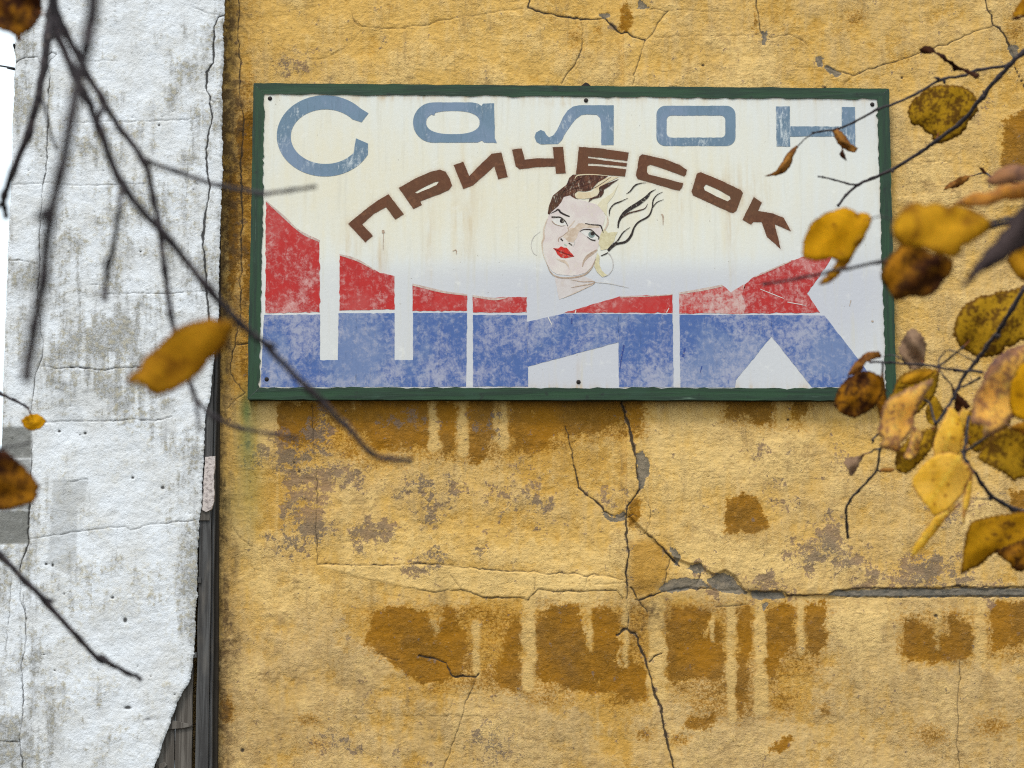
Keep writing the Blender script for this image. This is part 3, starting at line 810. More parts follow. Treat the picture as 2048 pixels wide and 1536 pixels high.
def decal(name, polys, off, mat, parent, jit=0.35, holes=(), seed=1, thick=0.0007):
    """flat paint layer: polygons in pixels on the sign, raised by off, with a skirt"""
    V, Fc = [], []
    for pi, poly in enumerate(polys):
        rings = [chain_edges(poly, jit, 7, seed + pi)] + [chain_edges(h_, jit, 7, seed + 50 + j) for j, h_ in enumerate(holes)]
        base = len(V)
        flat_ = [Vector((p[0], p[1], 0)) for ring in rings for p in ring]
        tri = tessellate_polygon([[Vector((p[0], p[1], 0)) for p in ring] for ring in rings])
        V += [SP(p.x, p.y, off) for p in flat_]
        for t in tri:
            a, b, c = [flat_[k] for k in t]
            ccw = (b.x - a.x) * (c.y - a.y) - (b.y - a.y) * (c.x - a.x)
            t = t if ccw < 0 else (t[0], t[2], t[1])
            Fc.append(tuple(base + k for k in t))
        s = base
        for ring in rings:
            m = len(ring); bb = len(V)
            V += [SP(p[0], p[1], off - thick) for p in ring]
            for k in range(m):
                Fc.append((s + k, s + (k + 1) % m, bb + (k + 1) % m, bb + k))
            s += m
    return mesh_obj(name, V, Fc, mat, parent)

def stroke(name, pts, widths, off, mat, parent, taper=True, thick=0.0004):
    """brush stroke: ribbon along pts with varying width (pixels)"""
    q = np.array(catmull([np.array(p, float) for p in pts], 5))
    n = len(q)
    wv = np.interp(np.linspace(0, 1, n), np.linspace(0, 1, len(widths)), widths)
    t = np.gradient(q, axis=0); t /= np.maximum(np.hypot(t[:, 0], t[:, 1])[:, None], 1e-6)
    nr = np.stack([-t[:, 1], t[:, 0]], -1)
    A, B = q + nr * wv[:, None] / 2, q - nr * wv[:, None] / 2
    V = np.concatenate([SP(A[:, 0], A[:, 1], off), SP(B[:, 0], B[:, 1], off)])
    f = [(i, i + 1, n + i + 1, n + i) for i in range(n - 1)]
    return mesh_obj(name, V, f, mat, parent)

def catmull(P, k):
    out = []
    P = [2 * P[0] - P[1]] + list(P) + [2 * P[-1] - P[-2]]
    for i in range(1, len(P) - 2):
        for j in range(k):
            t = j / k
            out.append(0.5 * (2 * P[i] + (P[i + 1] - P[i - 1]) * t + (2 * P[i - 1] - 5 * P[i] + 4 * P[i + 1] - P[i + 2]) * t * t + (3 * P[i] - P[i - 1] - 3 * P[i + 1] + P[i + 2]) * t ** 3))
    out.append(P[-2])
    return out

Z1 = lambda pts: [(500 + x / 4.3875, 150 + y / 4.3875) for x, y in pts]
Z2 = lambda pts: [(800 + x / 4.3875, 150 + y / 4.3875) for x, y in pts]
Z3 = lambda pts: [(1200 + x / 4.3875, 150 + y / 4.3875) for x, y in pts]
ZP = lambda pts: [(1040 + x / 5.484, 330 + y / 5.484) for x, y in pts]

OUT = [(508, 167), (1777, 178), (1792, 800), (496, 798)]
INN = [(530, 188), (1753, 198.5), (1772, 776), (519.5, 774)]
sign = tag(empty('painted_sign', tuple(on_plane(1144, 799, YS))), 'large hand painted hair salon sign with green border on the yellow wall', 'sign')

# letters' outlines
def arc(cx, cy, rx, ry, a0, a1, n=40):
    return [(cx + rx * math.cos(math.radians(a)), cy + ry * math.sin(math.radians(a))) for a in np.linspace(a0, a1, n)]
C_ = arc(650, 271.7, 96.5, 81.2, -38, -338, 60)
C_in = arc(651, 273.2, 69.5, 54.6, -330, -33, 50)
L_S = [(737, 226.4)] + C_[1:-1] + [(736, 286.8), (712, 276.5)] + C_in[1:-1] + [(723.4, 244.6)]
def rrect(x0, y0, x1, y1, r, n=8):
    p = []
    for cx, cy, a in ((x1 - r, y0 + r, -90), (x1 - r, y1 - r, 0), (x0 + r, y1 - r, 90), (x0 + r, y0 + r, 180)):
        p += arc(cx, cy, r, r, a, a + 90, n)
    return p
aL = arc(866, 245, 40, 40.2, 270, 90, 20)
L_a = aL + [(955, 285), (964, 281), (968, 285), (993.7, 286), (989.5, 276), (988.3, 206.5), (966, 207), (963, 212), (956, 207), (944, 204.7)]
L_a_h = [(852.4 + 53.5 + 53.5 * math.copysign(abs(math.cos(t)) ** 0.8, math.cos(t)), 245 + 23.2 * math.copysign(abs(math.sin(t)) ** 0.85, math.sin(t))) for t in np.linspace(0, 2 * math.pi, 40)[:-1]]
L_l = [(1227.4, 210.4), (1227.4, 290), (1203, 290), (1202, 246), (1200, 236), (1194, 229.5), (1174, 228.6), (1163, 230), (1153, 237), (1142, 250), (1131, 266), (1124, 280), (1116, 288), (1081, 288.5), (1073, 284), (1069, 274), (1072, 265), (1081.5, 259.6), (1089, 263),
       (1093, 270), (1098, 274.5), (1106, 271), (1113, 262), (1119, 250), (1126, 234), (1135, 221), (1146, 213), (1158, 210.4)]
L_o = rrect(1312.8, 211.5, 1471, 291.8, 18)
L_o_h = rrect(1333.3, 231, 1450.7, 275, 9)
L_n = [(1552, 212.7), (1579.5, 212.7), (1580, 252.6), (1683.6, 253), (1683.6, 213.8), (1709.8, 214), (1711, 293), (1684, 293), (1684, 273), (1580, 273), (1580.5, 293), (1553, 293)]
B_P = Z1([(862, 1305), (1000, 1190), (1100, 1115), (1215, 1045), (1350, 1222), (1275, 1268), (1195, 1160), (1090, 1215), (985, 1310), (1078, 1412), (1012, 1468)])
B_R = Z2([(-12, 990), (150, 900), (270, 848), (350, 830), (400, 848), (435, 905), (457, 970), (430, 1008), (350, 1045), (178, 1108), (192, 1140), (118, 1176)])
B_R_h = Z2([(130, 1032), (200, 990), (310, 938), (342, 934), (320, 965), (230, 1005), (152, 1038)])
B_I = Z2([(470, 790), (555, 760), (607, 886), (720, 770), (805, 690), (890, 680), (945, 895), (862, 914), (827, 800), (730, 890), (640, 968), (555, 1000)])
B_C = Z2([(983, 655), (1068, 645), (1095, 742), (1200, 730), (1350, 732), (1340, 632), (1430, 630), (1455, 862), (1368, 865), (1362, 802), (1200, 808), (1050, 826), (1015, 800)])
B_E = [(1157.8, 294), (1200, 296.5), (1257.4, 305), (1254.7, 322), (1200, 315), (1176, 312.5), (1176, 316), (1200, 319.5), (1254, 326.5), (1253, 333), (1200, 328), (1176, 327), (1176, 331.5), (1200, 332.5), (1252.5, 338.5), (1250, 353), (1200, 349), (1152, 348)]
B_S = Z3([(345, 715), (370, 695), (560, 735), (700, 788), (762, 832), (755, 872), (738, 890), (600, 838), (440, 786), (415, 800), (412, 850), (425, 872), (560, 905), (650, 930), (730, 950), (722, 985), (700, 1013), (670, 1010), (330, 912), (315, 880)])
B_O = Z3([(850, 865), (885, 852), (1060, 925), (1235, 1008), (1255, 1035), (1197, 1192), (1168, 1210), (1140, 1205), (980, 1130), (815, 1055), (803, 1020)])
B_O_h = Z3([(930, 960), (1040, 1008), (1142, 1065), (1145, 1090), (1120, 1108), (1020, 1065), (920, 1012), (910, 985)])
B_K = Z3([(1350, 1070), (1420, 1120), (1388, 1192), (1520, 1215), (1610, 1250), (1675, 1370), (1535, 1310), (1585, 1525), (1465, 1420), (1420, 1292), (1345, 1290), (1325, 1312), (1250, 1270)])
BROWN = [B_P, B_R, B_I, B_C, B_E, B_S, B_O, B_K]

# panel: front grid with age tones in an attribute, returned sides
NU, NV = 330, 165
su, sv_ = np.meshgrid(np.linspace(0, 1, NU), np.linspace(0, 1, NV))
O4 = np.array(OUT, float)
UVp = (O4[0] * ((1 - su) * (1 - sv_))[..., None] + O4[1] * (su * (1 - sv_))[..., None] + O4[2] * (su * sv_)[..., None] + O4[3] * ((1 - su) * sv_)[..., None])
uu, vv = UVp[..., 0].ravel(), UVp[..., 1].ravel()
front = SP(uu, vv)
halo = np.full(uu.shape, 99.0)
for poly in BROWN:
    q_ = np.array(poly + [poly[0]])
    for a, b in zip(q_, q_[1:]):
        dx, dy = b - a
        t = np.clip(((uu - a[0]) * dx + (vv - a[1]) * dy) / (dx * dx + dy * dy + 1e-9), 0, 1)
        halo = np.minimum(halo, np.hypot(uu - a[0] - t * dx, vv - a[1] - t * dy))
halo = np.clip(1 - halo / 8.0, 0, 1) ** 2
g = lambda cx, cy, rx, ry: np.exp(-((uu - cx) / rx) ** 2 - ((vv - cy) / ry) ** 2)
cream = np.clip(0.95 * g(1000, 400, 560, 150) + 0.5 * g(650, 300, 120, 130) + 0.25 * g(1390, 340, 160, 120) - 0.85 / (1 + np.exp(-(vv - 528) / 9.0)) + 0.12 * smp(nV, uu, vv), 0, 1)
cold = np.clip(0.95 / (1 + np.exp(-(vv - 532) / 12.0)) * np.clip(1.25 - abs(uu - 1200) / 700, 0.2, 1) + 0.6 * g(1700, 560, 120, 160) + 0.35 * g(1740, 230, 200, 80), 0, 1)
rust = np.zeros(uu.shape)
for cx, cy, rx, ry, k in [(1480, 380, 40, 40, .5), (930, 420, 26, 90, .35), (760, 520, 14, 60, .3), (1250, 440, 20, 60, .15), (700, 500, 20, 60, .25), (1462, 460, 10, 90, .4), (1360, 420, 8, 80, .3), (860, 480, 9, 90, .3), (1210, 196, 200, 8, .3), (780, 194, 120, 8, .5), (1120, 206, 60, 8, .3), (1157, 776, 8, 10, .9), (1157, 745, 5, 26, .4)]:
    rust = np.maximum(rust, k * g(cx, cy, rx, ry))
rust = np.maximum(rust, 0.35 * np.exp(-np.minimum.reduce([np.abs(vv - 190 - (uu - 530) * 0.0085), np.abs(vv - 775), np.abs(uu - 526 + (vv - 188) * 0.018), np.abs(uu - 1755 - (vv - 198) * 0.033)]) / 7.0))
rust = np.clip(rust * (0.7 + 0.5 * smp(nV, uu, vv)), 0, 1)
sp_ = np.zeros(uu.shape)
I = np.arange(NU * NV).reshape(NV, NU)
q = [np.stack([I[:-1, :-1], I[1:, :-1], I[1:, 1:], I[:-1, 1:]], -1).reshape(-1, 4)]
ringi = np.concatenate([I[0, :], I[1:, -1], I[-1, -2::-1], I[-2:0:-1, 0]])
back = front[ringi].copy(); back[:, 1] = 0.004
nb = len(front); m = len(ringi)
J = nb + np.arange(m)
q.append(np.stack([ringi, np.roll(ringi, -1), np.roll(J, -1), J], -1))
M = Mat('aged_white_sign_paint', 0.55, 0.35)
ha_, cr_, co_, ru_ = M.attr('age')
n1 = M.noise(18, 7, 0.65)
n2 = M.noise(120, 5, 0.6)
ns = M.noise(40, 5, 0.6, 0, None, (1, 1, 0.07))
col = M.mix(lin(214, 214, 206), lin(216, 208, 184), M.math('MULTIPLY', cr_, M.step(n1, 0.2, 0.75, 0.6, 1.0)))
col = M.mix(col, lin(188, 188, 193), co_)
col = M.mix(col, lin(196, 190, 172), M.math('MULTIPLY', M.step(ns, 0.52, 0.72), 0.4))
col = M.mix(col, lin(226, 224, 216), M.math('MULTIPLY', M.step(n1, 0.56, 0.72), 0.4))
col = M.mix(col, lin(182, 152, 108), M.math('MULTIPLY', ru_, M.step(ns, 0.3, 0.7, 0.3, 1.0)))
col = M.mix(col, lin(150, 104, 66), M.math('MULTIPLY', M.math('MULTIPLY', ha_, M.step(n2, 0.3, 0.6)), 0.5))
col = M.mix(col, lin(140, 132, 118), M.math('MULTIPLY', M.step(M.noise(70, 3, 0.5), 0.71, 0.75), 0.7))
M_PANEL = M.done(col, M.bump(M.noise(60, 4, 0.5), 0.25, 0.002))
o = mesh_obj('panel', np.concatenate([front, back]), np.concatenate(q), M_PANEL, sign)
P_SIDE = Mat('dark_green_edge_paint', 0.6, 0.3)
o.data.materials.append(P_SIDE.done(lin(20, 38, 28)))
mi_ = np.zeros(len(o.data.polygons), np.int32); mi_[-m:] = 1
o.data.polygons.foreach_set('material_index', mi_)
padc = lambda a: np.concatenate([a, np.zeros(m)])
set_col(o.data, 'age', np.stack([padc(halo), padc(cream), padc(cold), padc(rust)], -1))

# green border boards
def green_mat(name, stretch):
    M = Mat(name, 0.5, 0.4)
    b1 = M.noise(55, 6, 0.62, 0.2, None, stretch)
    b2 = M.noise(6, 4, 0.6)
    c = M.mix(lin(25, 60, 30), lin(15, 42, 23), M.step(b1, 0.40, 0.62))
    c = M.mix(c, lin(30, 62, 42), M.math('MULTIPLY', M.step(b2, 0.5, 0.7), 0.6))
    c = M.mix(c, lin(112, 138, 116), M.math('MULTIPLY', M.step(b1, 0.64, 0.72), M.step(b2, 0.42, 0.62, 0.15, 0.8)))
    c = M.mix(c, lin(16, 24, 18), M.math('MULTIPLY', M.step(M.noise(26, 4), 0.62, 0.7), 0.6))
    return M.done(c, M.bump(b1, 0.5, 0.003))
M_GH, M_GV = green_mat('green_border_paint', (0.06, 1, 1)), green_mat('green_border_paint_upright', (1, 1, 0.06))
def wob(a, b, n, amp, seed):
    r = np.random.default_rng(seed)
    a, b = np.array(a, float), np.array(b, float)
    return [tuple(a + (b - a) * t + (r.normal(size=2) * amp if 0 < t < 1 else 0)) for t in np.linspace(0, 1, n)]
def strip(a, b, c, d, mat, seed):
    poly = wob(a, b, 60, 0.5, seed) + wob(c, d, 90, 1.0, seed + 1)
    decal('border_strip', [poly], 0.004, mat, sign, 0.0, (), seed, 0.0042)
e = 0.7
strip((OUT[0][0] - 1, OUT[0][1] - 1), (OUT[1][0] + 1, OUT[1][1] - 1), (INN[1][0], INN[1][1]), (INN[0][0], INN[0][1]), M_GH, 1)
strip((OUT[1][0] + 1, OUT[1][1]), (OUT[2][0] + 1, OUT[2][1] + 1), (INN[2][0], INN[2][1]), (INN[1][0] + e, INN[1][1]), M_GV, 3)
strip((OUT[2][0] + 0, OUT[2][1] + 1), (OUT[3][0] - 1, OUT[3][1] + 1), (INN[3][0], INN[3][1] + e), (INN[2][0], INN[2][1] + e), M_GH, 5)
strip((OUT[3][0] - 1, OUT[3][1]), (OUT[0][0] - 1, OUT[0][1]), (INN[0][0] - e, INN[0][1]), (INN[3][0] - e, INN[3][1]), M_GV, 7)

def paint(name, c1, c2, c3, wear, scale=26, worn_amt=0.6, rough=0.55, stretch=None, c4=None):
    """brushed paint c1/c2 (faded patches c4) rubbed through to c3"""
    M = Mat(name, rough, 0.3)
    a = M.noise(scale, 7, 0.68, 0.5, None, stretch)
    b = M.noise(5, 5, 0.62, 0.4)
    b2 = M.noise(3.1, 3, 0.5)
    f = M.noise(110, 6, 0.72, 0.8)
    br = M.noise(70, 4, 0.6, 0.3, None, (1, 1, 0.12))
    c = M.mix(lin(*c1), lin(*c2), M.step(b, 0.38, 0.62))
    if c4:
        c = M.mix(c, lin(*c4), M.math('MULTIPLY', M.step(M.math('ADD', b2, M.math('MULTIPLY', M.math('SUBTRACT', a, 0.5), 0.35)), 0.46, 0.62), 0.75))
    c = M.mix(c, lin(*[int(x * 0.8) for x in c1]), M.math('MULTIPLY', M.step(br, 0.54, 0.7), 0.35))
    wv = M.math('ADD', M.math('MULTIPLY', a, 0.6), M.math('ADD', M.math('MULTIPLY', b, 0.66), M.math('ADD', M.math('MULTIPLY', f, 0.34), M.math('MULTIPLY', br, 0.15))))
    c = M.mix(c, lin(*c3), M.math('MULTIPLY', M.step(wv, wear, wear + 0.26), worn_amt))
    return M.done(c, M.bump(M.math('ADD', a, br), 0.3, 0.002))
def flatpaint(name, c1, c2=None, sc=60, st_=None):
    M = Mat(name, 0.6, 0.25)
    a = M.noise(sc, 6, 0.68, 0.6, None, st_)
    b = M.noise(150, 5, 0.7, 0.4, None, (1, 1, 0.4))
    c = M.mix(lin(*c1), lin(*(c2 or [int(x * .85) for x in c1])), M.step(a, 0.38, 0.62))
    c = M.mix(c, lin(206, 198, 178), M.math('MULTIPLY', M.step(M.math('ADD', a, M.math('MULTIPLY', b, 0.8)), 0.96, 1.14), 0.55))
    return M.done(c, M.bump(b, 0.25, 0.002))
M_LB = paint('grey_blue_letter_paint', (106, 128, 146), (96, 118, 136), (216, 220, 218), 0.90, 90, 0.9, 0.55, (1, 1, 0.3), (118, 134, 156))
M_BR = paint('brown_letter_paint', (98, 56, 28), (82, 45, 22), (130, 82, 50), 0.84, 44, 0.65, 0.55, None, (90, 58, 32))
M_RED = paint('worn_red_paint', (180, 34, 30), (164, 38, 36), (204, 160, 154), 0.845, 48, 0.85, 0.6, None, (178, 72, 68))
M_RED2 = paint('heavily_rubbed_red_paint', (180, 38, 34), (170, 48, 46), (198, 170, 162), 0.76, 44, 0.9, 0.55, None, (178, 92, 88))
M_BLUE = M_BLUE2 = M_BLUE3 = paint('worn_blue_paint', (70, 96, 150), (58, 86, 148), (164, 164, 178), 0.79, 40, 0.8, 0.6, None, (112, 128, 162))

decal('letter', [L_S], 0.0010, M_LB, sign, 0.25)
decal('letter', [L_a], 0.0010, M_LB, sign, 0.25, [L_a_h])
decal('letter', [L_l], 0.0010, M_LB, sign, 0.25)
decal('letter', [L_o], 0.0010, M_LB, sign, 0.25, [L_o_h])
decal('letter', [L_n], 0.0010, M_LB, sign, 0.3)
for k, poly in enumerate(BROWN):
    hl = [B_R_h] if k == 1 else [B_O_h] if k == 6 else []
    decal('letter', [poly], 0.0012, M_BR, sign, 0.22, hl, 10 + k)
REDS = [
 ([(532, 400.7), (550, 418), (568, 432.6), (591, 455), (612, 469), (639, 480.5), (639.5, 624.7), (531, 626)], M_RED),
 ([(679.4, 508.5), (700, 514), (721.6, 523), (749, 539), (760, 546), (789, 552), (789, 619), (678.8, 621)], M_RED),
 ([(825.3, 567.7), (854, 575.7), (870, 579), (894, 583.7), (934, 589), (934, 621.3), (825, 622)], M_RED),
 ([(945.5, 590.5), (987.6, 596), (1015, 594), (1053.7, 594), (1053.7, 624.7), (946, 624.7)], M_RED),
 ([(1129, 625.4), (1202, 604), (1238, 592.8), (1300, 591), (1345, 588), (1345, 626)], M_RED),
 ([(1358.5, 586), (1411, 577), (1445, 571), (1462, 585), (1478, 575), (1490.7, 568), (1484, 590), (1492, 612), (1488, 627), (1358.5, 627)], M_RED2),
 ([(1488, 627), (1492, 612), (1484, 590), (1490.7, 567.8), (1509, 553), (1545, 537), (1582, 521), (1610, 512), (1665, 508), (1659, 523), (1614, 587), (1640, 625)], M_RED),
]
for k, (poly, mt) in enumerate(REDS):
    decal('red_field', [poly], 0.0009, mt, sign, 0.7, (), 30 + k)
BLUES = [
 ([(528, 629.5), (640, 629), (640, 720), (676, 720), (677, 626.5), (712, 626.5), (712, 774), (521, 774.5)], M_BLUE),
 ([(712, 626.5), (789, 626), (789, 720), (826, 720), (826, 625.5), (878, 625.5), (878, 773.5), (712, 774)], M_BLUE2),
 ([(878, 625.5), (934, 625.5), (932, 773), (878, 773.5)], M_BLUE),
 ([(946, 629.5), (1053.7, 630), (1053.7, 643.5), (1056, 733), (1056, 773), (946, 773)], M_BLUE),
 ([(1053.7, 643.5), (1128, 627), (1237, 628), (1237, 684), (1056, 733)], M_BLUE),
 ([(1237, 628), (1345, 628.5), (1347, 774), (1238, 774), (1237, 684)], M_BLUE),
 ([(1359, 629.5), (1543, 630), (1543, 672.6), (1472, 760), (1470, 774.5), (1361, 774.5)], M_BLUE3),
 ([(1543, 630), (1649, 631), (1712, 712.5), (1758, 774), (1740, 774), (1624, 774.5), (1543, 672.6)], M_BLUE3),
]
for k, (poly, mt) in enumerate(BLUES):
    decal('blue_field', [poly], 0.0009, mt, sign, 0.35, (), 60 + k)

P_SMEAR = flatpaint('grey_brown_smear', (176, 150, 140), (196, 182, 170), 70)
for pts, wd_ in [([(532, 402), (568, 434), (591, 456), (612, 470), (639, 482)], [2, 5, 3, 5, 4]), ([(680, 510), (700, 515), (722, 524), (749, 540)], [3, 5, 4, 2]), ([(825, 569), (870, 580), (894, 585), (934, 590)], [4, 5, 4, 3]),
                 ([(945, 592), (988, 598), (1015, 595)], [4, 5, 2]), ([(1240, 594), (1300, 592), (1345, 589)], [2, 2, 2]), ([(1358, 587), (1411, 578), (1445, 571)], [4, 5, 4]), ([(1509, 554), (1545, 538), (1582, 522)], [2, 3, 2])]:
    stroke('red_field_smear', pts, wd_, 0.0013, P_SMEAR, sign)

# painted portrait
P_SKIN = flatpaint('painted_skin', (210, 200, 191), (203, 188, 183), 16)
P_NECK = flatpaint('painted_neck', (200, 192, 188), (192, 180, 174), 22)
P_HAIR = flatpaint('painted_dark_hair', (54, 26, 19), (100, 58, 36), 70, (1, 1, 0.3))
P_HAIR2 = flatpaint('painted_brown_hair', (92, 60, 36), (60, 32, 20), 70, (1, 1, 0.3))
P_BLOND = flatpaint('painted_blond_hair', (204, 182, 146), (210, 198, 168), 30)
P_PALE = flatpaint('painted_cream_hair', (212, 202, 174), (206, 196, 164), 40)
P_WAVE = flatpaint('painted_umber_hair', (74, 42, 26), (54, 30, 20), 60)
P_INK = flatpaint('painted_black_line', (34, 26, 24), (48, 36, 30))
P_TAN = flatpaint('painted_tan_shade', (186, 164, 142), (204, 186, 168), 50)
P_TAN2 = flatpaint('painted_grey_brown_line', (158, 134, 114), (176, 154, 134), 60)
P_LIP = flatpaint('painted_red_lips', (196, 40, 28), (170, 26, 18), 70)
P_LIPD = flatpaint('painted_dark_lip', (112, 20, 16))
P_LIPH = flatpaint('painted_lip_shine', (226, 120, 100))
P_WHITE = flatpaint('painted_eye_white', (214, 210, 202), (206, 200, 194))
P_IRIS = flatpaint('painted_grey_iris', (132, 146, 142))
P_GOLD = flatpaint('painted_pale_gold', (206, 196, 160), (190, 178, 140), 60)
P_FAINT = flatpaint('painted_faint_line', (176, 170, 164), (190, 184, 178), 60)
P_GREEN = flatpaint('painted_greenish_shade', (172, 192, 170))

face = decal('portrait', [ZP([(545, 335), (610, 372), (680, 385), (740, 402), (850, 435), (915, 500), (935, 580), (905, 680), (890, 760), (870, 850), (850, 930), (820, 1040), (790, 1115), (720, 1180), (640, 1205), (560, 1215), (480, 1205), (410, 1200), (350, 1165), (300, 1090), (268, 980), (250, 880), (262, 780), (285, 660), (300, 590), (330, 500), (400, 460), (450, 410), (480, 350)])],
             0.0009, P_SKIN, sign, 0.2, (), 91)
face['label'] = 'painted portrait of a woman with red lips and windswept dark hair'
neck = decal('neck', [ZP([(380, 1225), (560, 1245), (700, 1215), (800, 1260), (822, 1295), (700, 1365), (560, 1430), (430, 1475), (408, 1380)])], 0.0008, P_NECK, face, 0.3, (), 92)
hair = lambda pts, mt, off=0.0014, s=93, j=0.25: decal('hair', [ZP(pts)], off, mt, face, j, (), s)
hair([(510, 215), (540, 140), (580, 105), (660, 103), (800, 108), (965, 120), (900, 165), (845, 200), (810, 240), (780, 275), (720, 290), (640, 285), (600, 312), (604, 350), (640, 377), (600, 366), (545, 332), (480, 350), (450, 410), (415, 455), (350, 510), (322, 545), (304, 530), (320, 440), (360, 335), (440, 270)], P_HAIR)
hair([(318, 530), (312, 470), (370, 342), (445, 282), (500, 292), (450, 375), (400, 455), (345, 505)], P_HAIR2, 0.0017, 94)
hair([(600, 330), (630, 292), (720, 302), (790, 290), (830, 230), (860, 190), (930, 150), (1000, 126), (1080, 132), (960, 192), (900, 225), (880, 250), (882, 290), (870, 330), (840, 352), (700, 372), (620, 366)], P_BLOND, 0.0016, 95)
hair([(1085, 152), (980, 232), (922, 268), (916, 310), (890, 348), (800, 372), (750, 410), (762, 370), (850, 330), (870, 295), (865, 250), (880, 235), (960, 200)], P_WAVE, 0.0018, 96)
hair([(860, 860), (880, 770), (925, 700), (965, 745), (1070, 738), (1030, 840), (960, 922), (885, 935)], P_GOLD, 0.0013, 97, 1.2)
hair([(850, 440), (900, 380), (1020, 300), (1080, 210), (1030, 330), (960, 420), (950, 560), (920, 520)], P_PALE, 0.0011, 98)
def hs_(pts, wds, mt=P_INK, off=0.0019):
    stroke('hair', ZP(pts), [x / 5.484 for x in wds], off, mt, face)
hs_([(1165, 318), (1210, 285), (1260, 225), (1320, 200), (1385, 195)], [4, 14, 18, 10, 3])
hs_([(980, 555), (985, 490), (1030, 430), (1090, 405), (1185, 362)], [10, 14, 14, 14, 4])
hs_([(1075, 690), (1085, 620), (1130, 540), (1210, 475), (1300, 420), (1390, 350), (1430, 300), (1490, 265)], [14, 22, 34, 40, 44, 34, 16, 4])
hs_([(1110, 585), (1190, 530), (1300, 500), (1370, 475), (1400, 425)], [8, 16, 14, 10, 4], P_WAVE)
hs_([(1565, 295), (1500, 330), (1460, 390), (1450, 470), (1410, 560), (1300, 625), (1250, 690), (1220, 770), (1160, 840), (1050, 870), (965, 940)], [4, 10, 14, 14, 18, 18, 18, 26, 26, 22, 26])
hs_([(1575, 378), (1500, 410), (1452, 470)], [4, 10, 10])
hs_([(1210, 680), (1130, 740), (1070, 830), (1010, 885), (968, 938)], [4, 12, 16, 24, 28], P_INK, 0.0021)
hs_([(1000, 130), (900, 200), (780, 260), (560, 250)], [3, 6, 6, 4], P_WAVE, 0.0020)
hs_([(600, 150), (640, 112), (800, 104), (960, 118)], [6, 12, 10, 4], P_BLOND, 0.0020)
hs_([(520, 260), (620, 215), (760, 170)], [3, 7, 3], P_HAIR2, 0.0020)
hs_([(500, 300), (620, 250), (740, 215), (830, 160)], [3, 6, 6, 3], P_WAVE, 0.0020)
for dx, dy in ((0, 0), (30, -14), (62, -30), (-20, 26), (-40, 60), (96, -50)):
    hs_([(470 + dx, 300 + dy), (540 + dx, 215 + dy), (640 + dx, 160 + dy)], [2, 6, 2], P_HAIR2 if dx % 4 else P_WAVE, 0.0021)
for dx in (0, 22, 44, 70):
    hs_([(325 + dx * .9, 500 - dx), (345 + dx, 420 - dx), (385 + dx, 350 - dx)], [2, 5, 2], P_WAVE if dx % 44 else P_HAIR, 0.0021)
hs_([(960, 560), (962, 640), (925, 720)], [8, 20, 12], P_TAN, 0.0016)
def part_stroke(nm, pts, wds, mt, off=0.0017):
    return stroke(nm, ZP(pts), [x / 5.484 for x in wds], off, mt, face)
part_stroke('eyebrow', [(340, 530), (390, 505), (418, 488), (450, 522), (500, 548), (545, 565)], [6, 12, 20, 20, 18, 14], P_INK)
part_stroke('eyebrow', [(715, 640), (790, 655), (876, 662), (895, 690), (915, 745)], [10, 12, 14, 14, 6], P_INK)
ew = decal('eye', [ZP([(345, 600), (400, 582), (440, 582), (490, 612), (520, 655), (450, 668), (390, 648)])], 0.0013, P_WHITE, face, 0.1, (), 99)
ew2 = decal('eye', [ZP([(660, 735), (700, 715), (780, 718), (830, 768), (862, 800), (850, 822), (780, 815), (735, 785)])], 0.0013, P_WHITE, face, 0.1, (), 100)
decal('eye', [[(1040 + (462 + 26 * math.cos(t)) / 5.484, 330 + (612 + 26 * math.sin(t)) / 5.484) for t in np.linspace(0, 6.283, 17)[:-1]]], 0.0017, P_INK, face, 0)
decal('eye', [[(1040 + (786 + 37 * math.cos(t)) / 5.484, 330 + (762 + 37 * math.sin(t)) / 5.484) for t in np.linspace(0, 6.283, 17)[:-1]]], 0.0016, P_IRIS, face, 0)
decal('eye', [[(1040 + (795 + 23 * math.cos(t)) / 5.484, 330 + (750 + 23 * math.sin(t)) / 5.484) for t in np.linspace(0, 6.283, 17)[:-1]]], 0.0020, P_INK, face, 0)
part_stroke('eyelid', [(345, 570), (400, 572), (440, 574), (490, 608), (525, 668)], [16, 16, 14, 12, 6], P_INK, 0.0021)
part_stroke('eyelid', [(350, 612), (380, 645), (450, 668), (490, 664)], [8, 8, 6, 3], P_TAN2, 0.0020)
part_stroke('eyelid', [(655, 728), (700, 708), (780, 712), (830, 760), (866, 792), (858, 815)], [7, 10, 14, 14, 14, 10], P_INK, 0.0022)
part_stroke('eyelid', [(735, 785), (780, 818), (828, 828)], [6, 12, 14], P_INK, 0.0021)
decal('nose', [ZP([(595, 690), (640, 640), (720, 645), (870, 668), (870, 685), (760, 690), (690, 690), (645, 730), (620, 800), (585, 850), (525, 840), (490, 800), (470, 790), (510, 740), (555, 690)])], 0.0012, P_TAN, face, 0.5, (), 101)
part_stroke('nose', [(445, 806), (470, 832)], [16, 12], P_INK)
part_stroke('nose', [(535, 855), (572, 882)], [14, 12], P_INK)
part_stroke('nose', [(420, 840), (428, 802), (470, 775), (530, 720), (520, 660)], [6, 10, 6, 8, 4], P_TAN2, 0.0015)
part_stroke('nose', [(580, 895), (600, 860), (590, 820)], [5, 8, 3], P_FAINT, 0.0015)
part_stroke('nose', [(485, 870), (515, 885)], [12, 16], P_GREEN, 0.0015)
decal('lips', [ZP([(362, 912), (420, 916), (450, 890), (480, 905), (512, 906), (545, 945), (595, 1002), (560, 1010), (500, 1022), (450, 1015), (410, 980), (390, 940)])], 0.0016, P_LIP, face, 0.1, (), 102)
part_stroke('lips', [(372, 915), (430, 945), (490, 968), (540, 985), (592, 1002)], [8, 8, 10, 10, 6], P_LIPD, 0.0020)
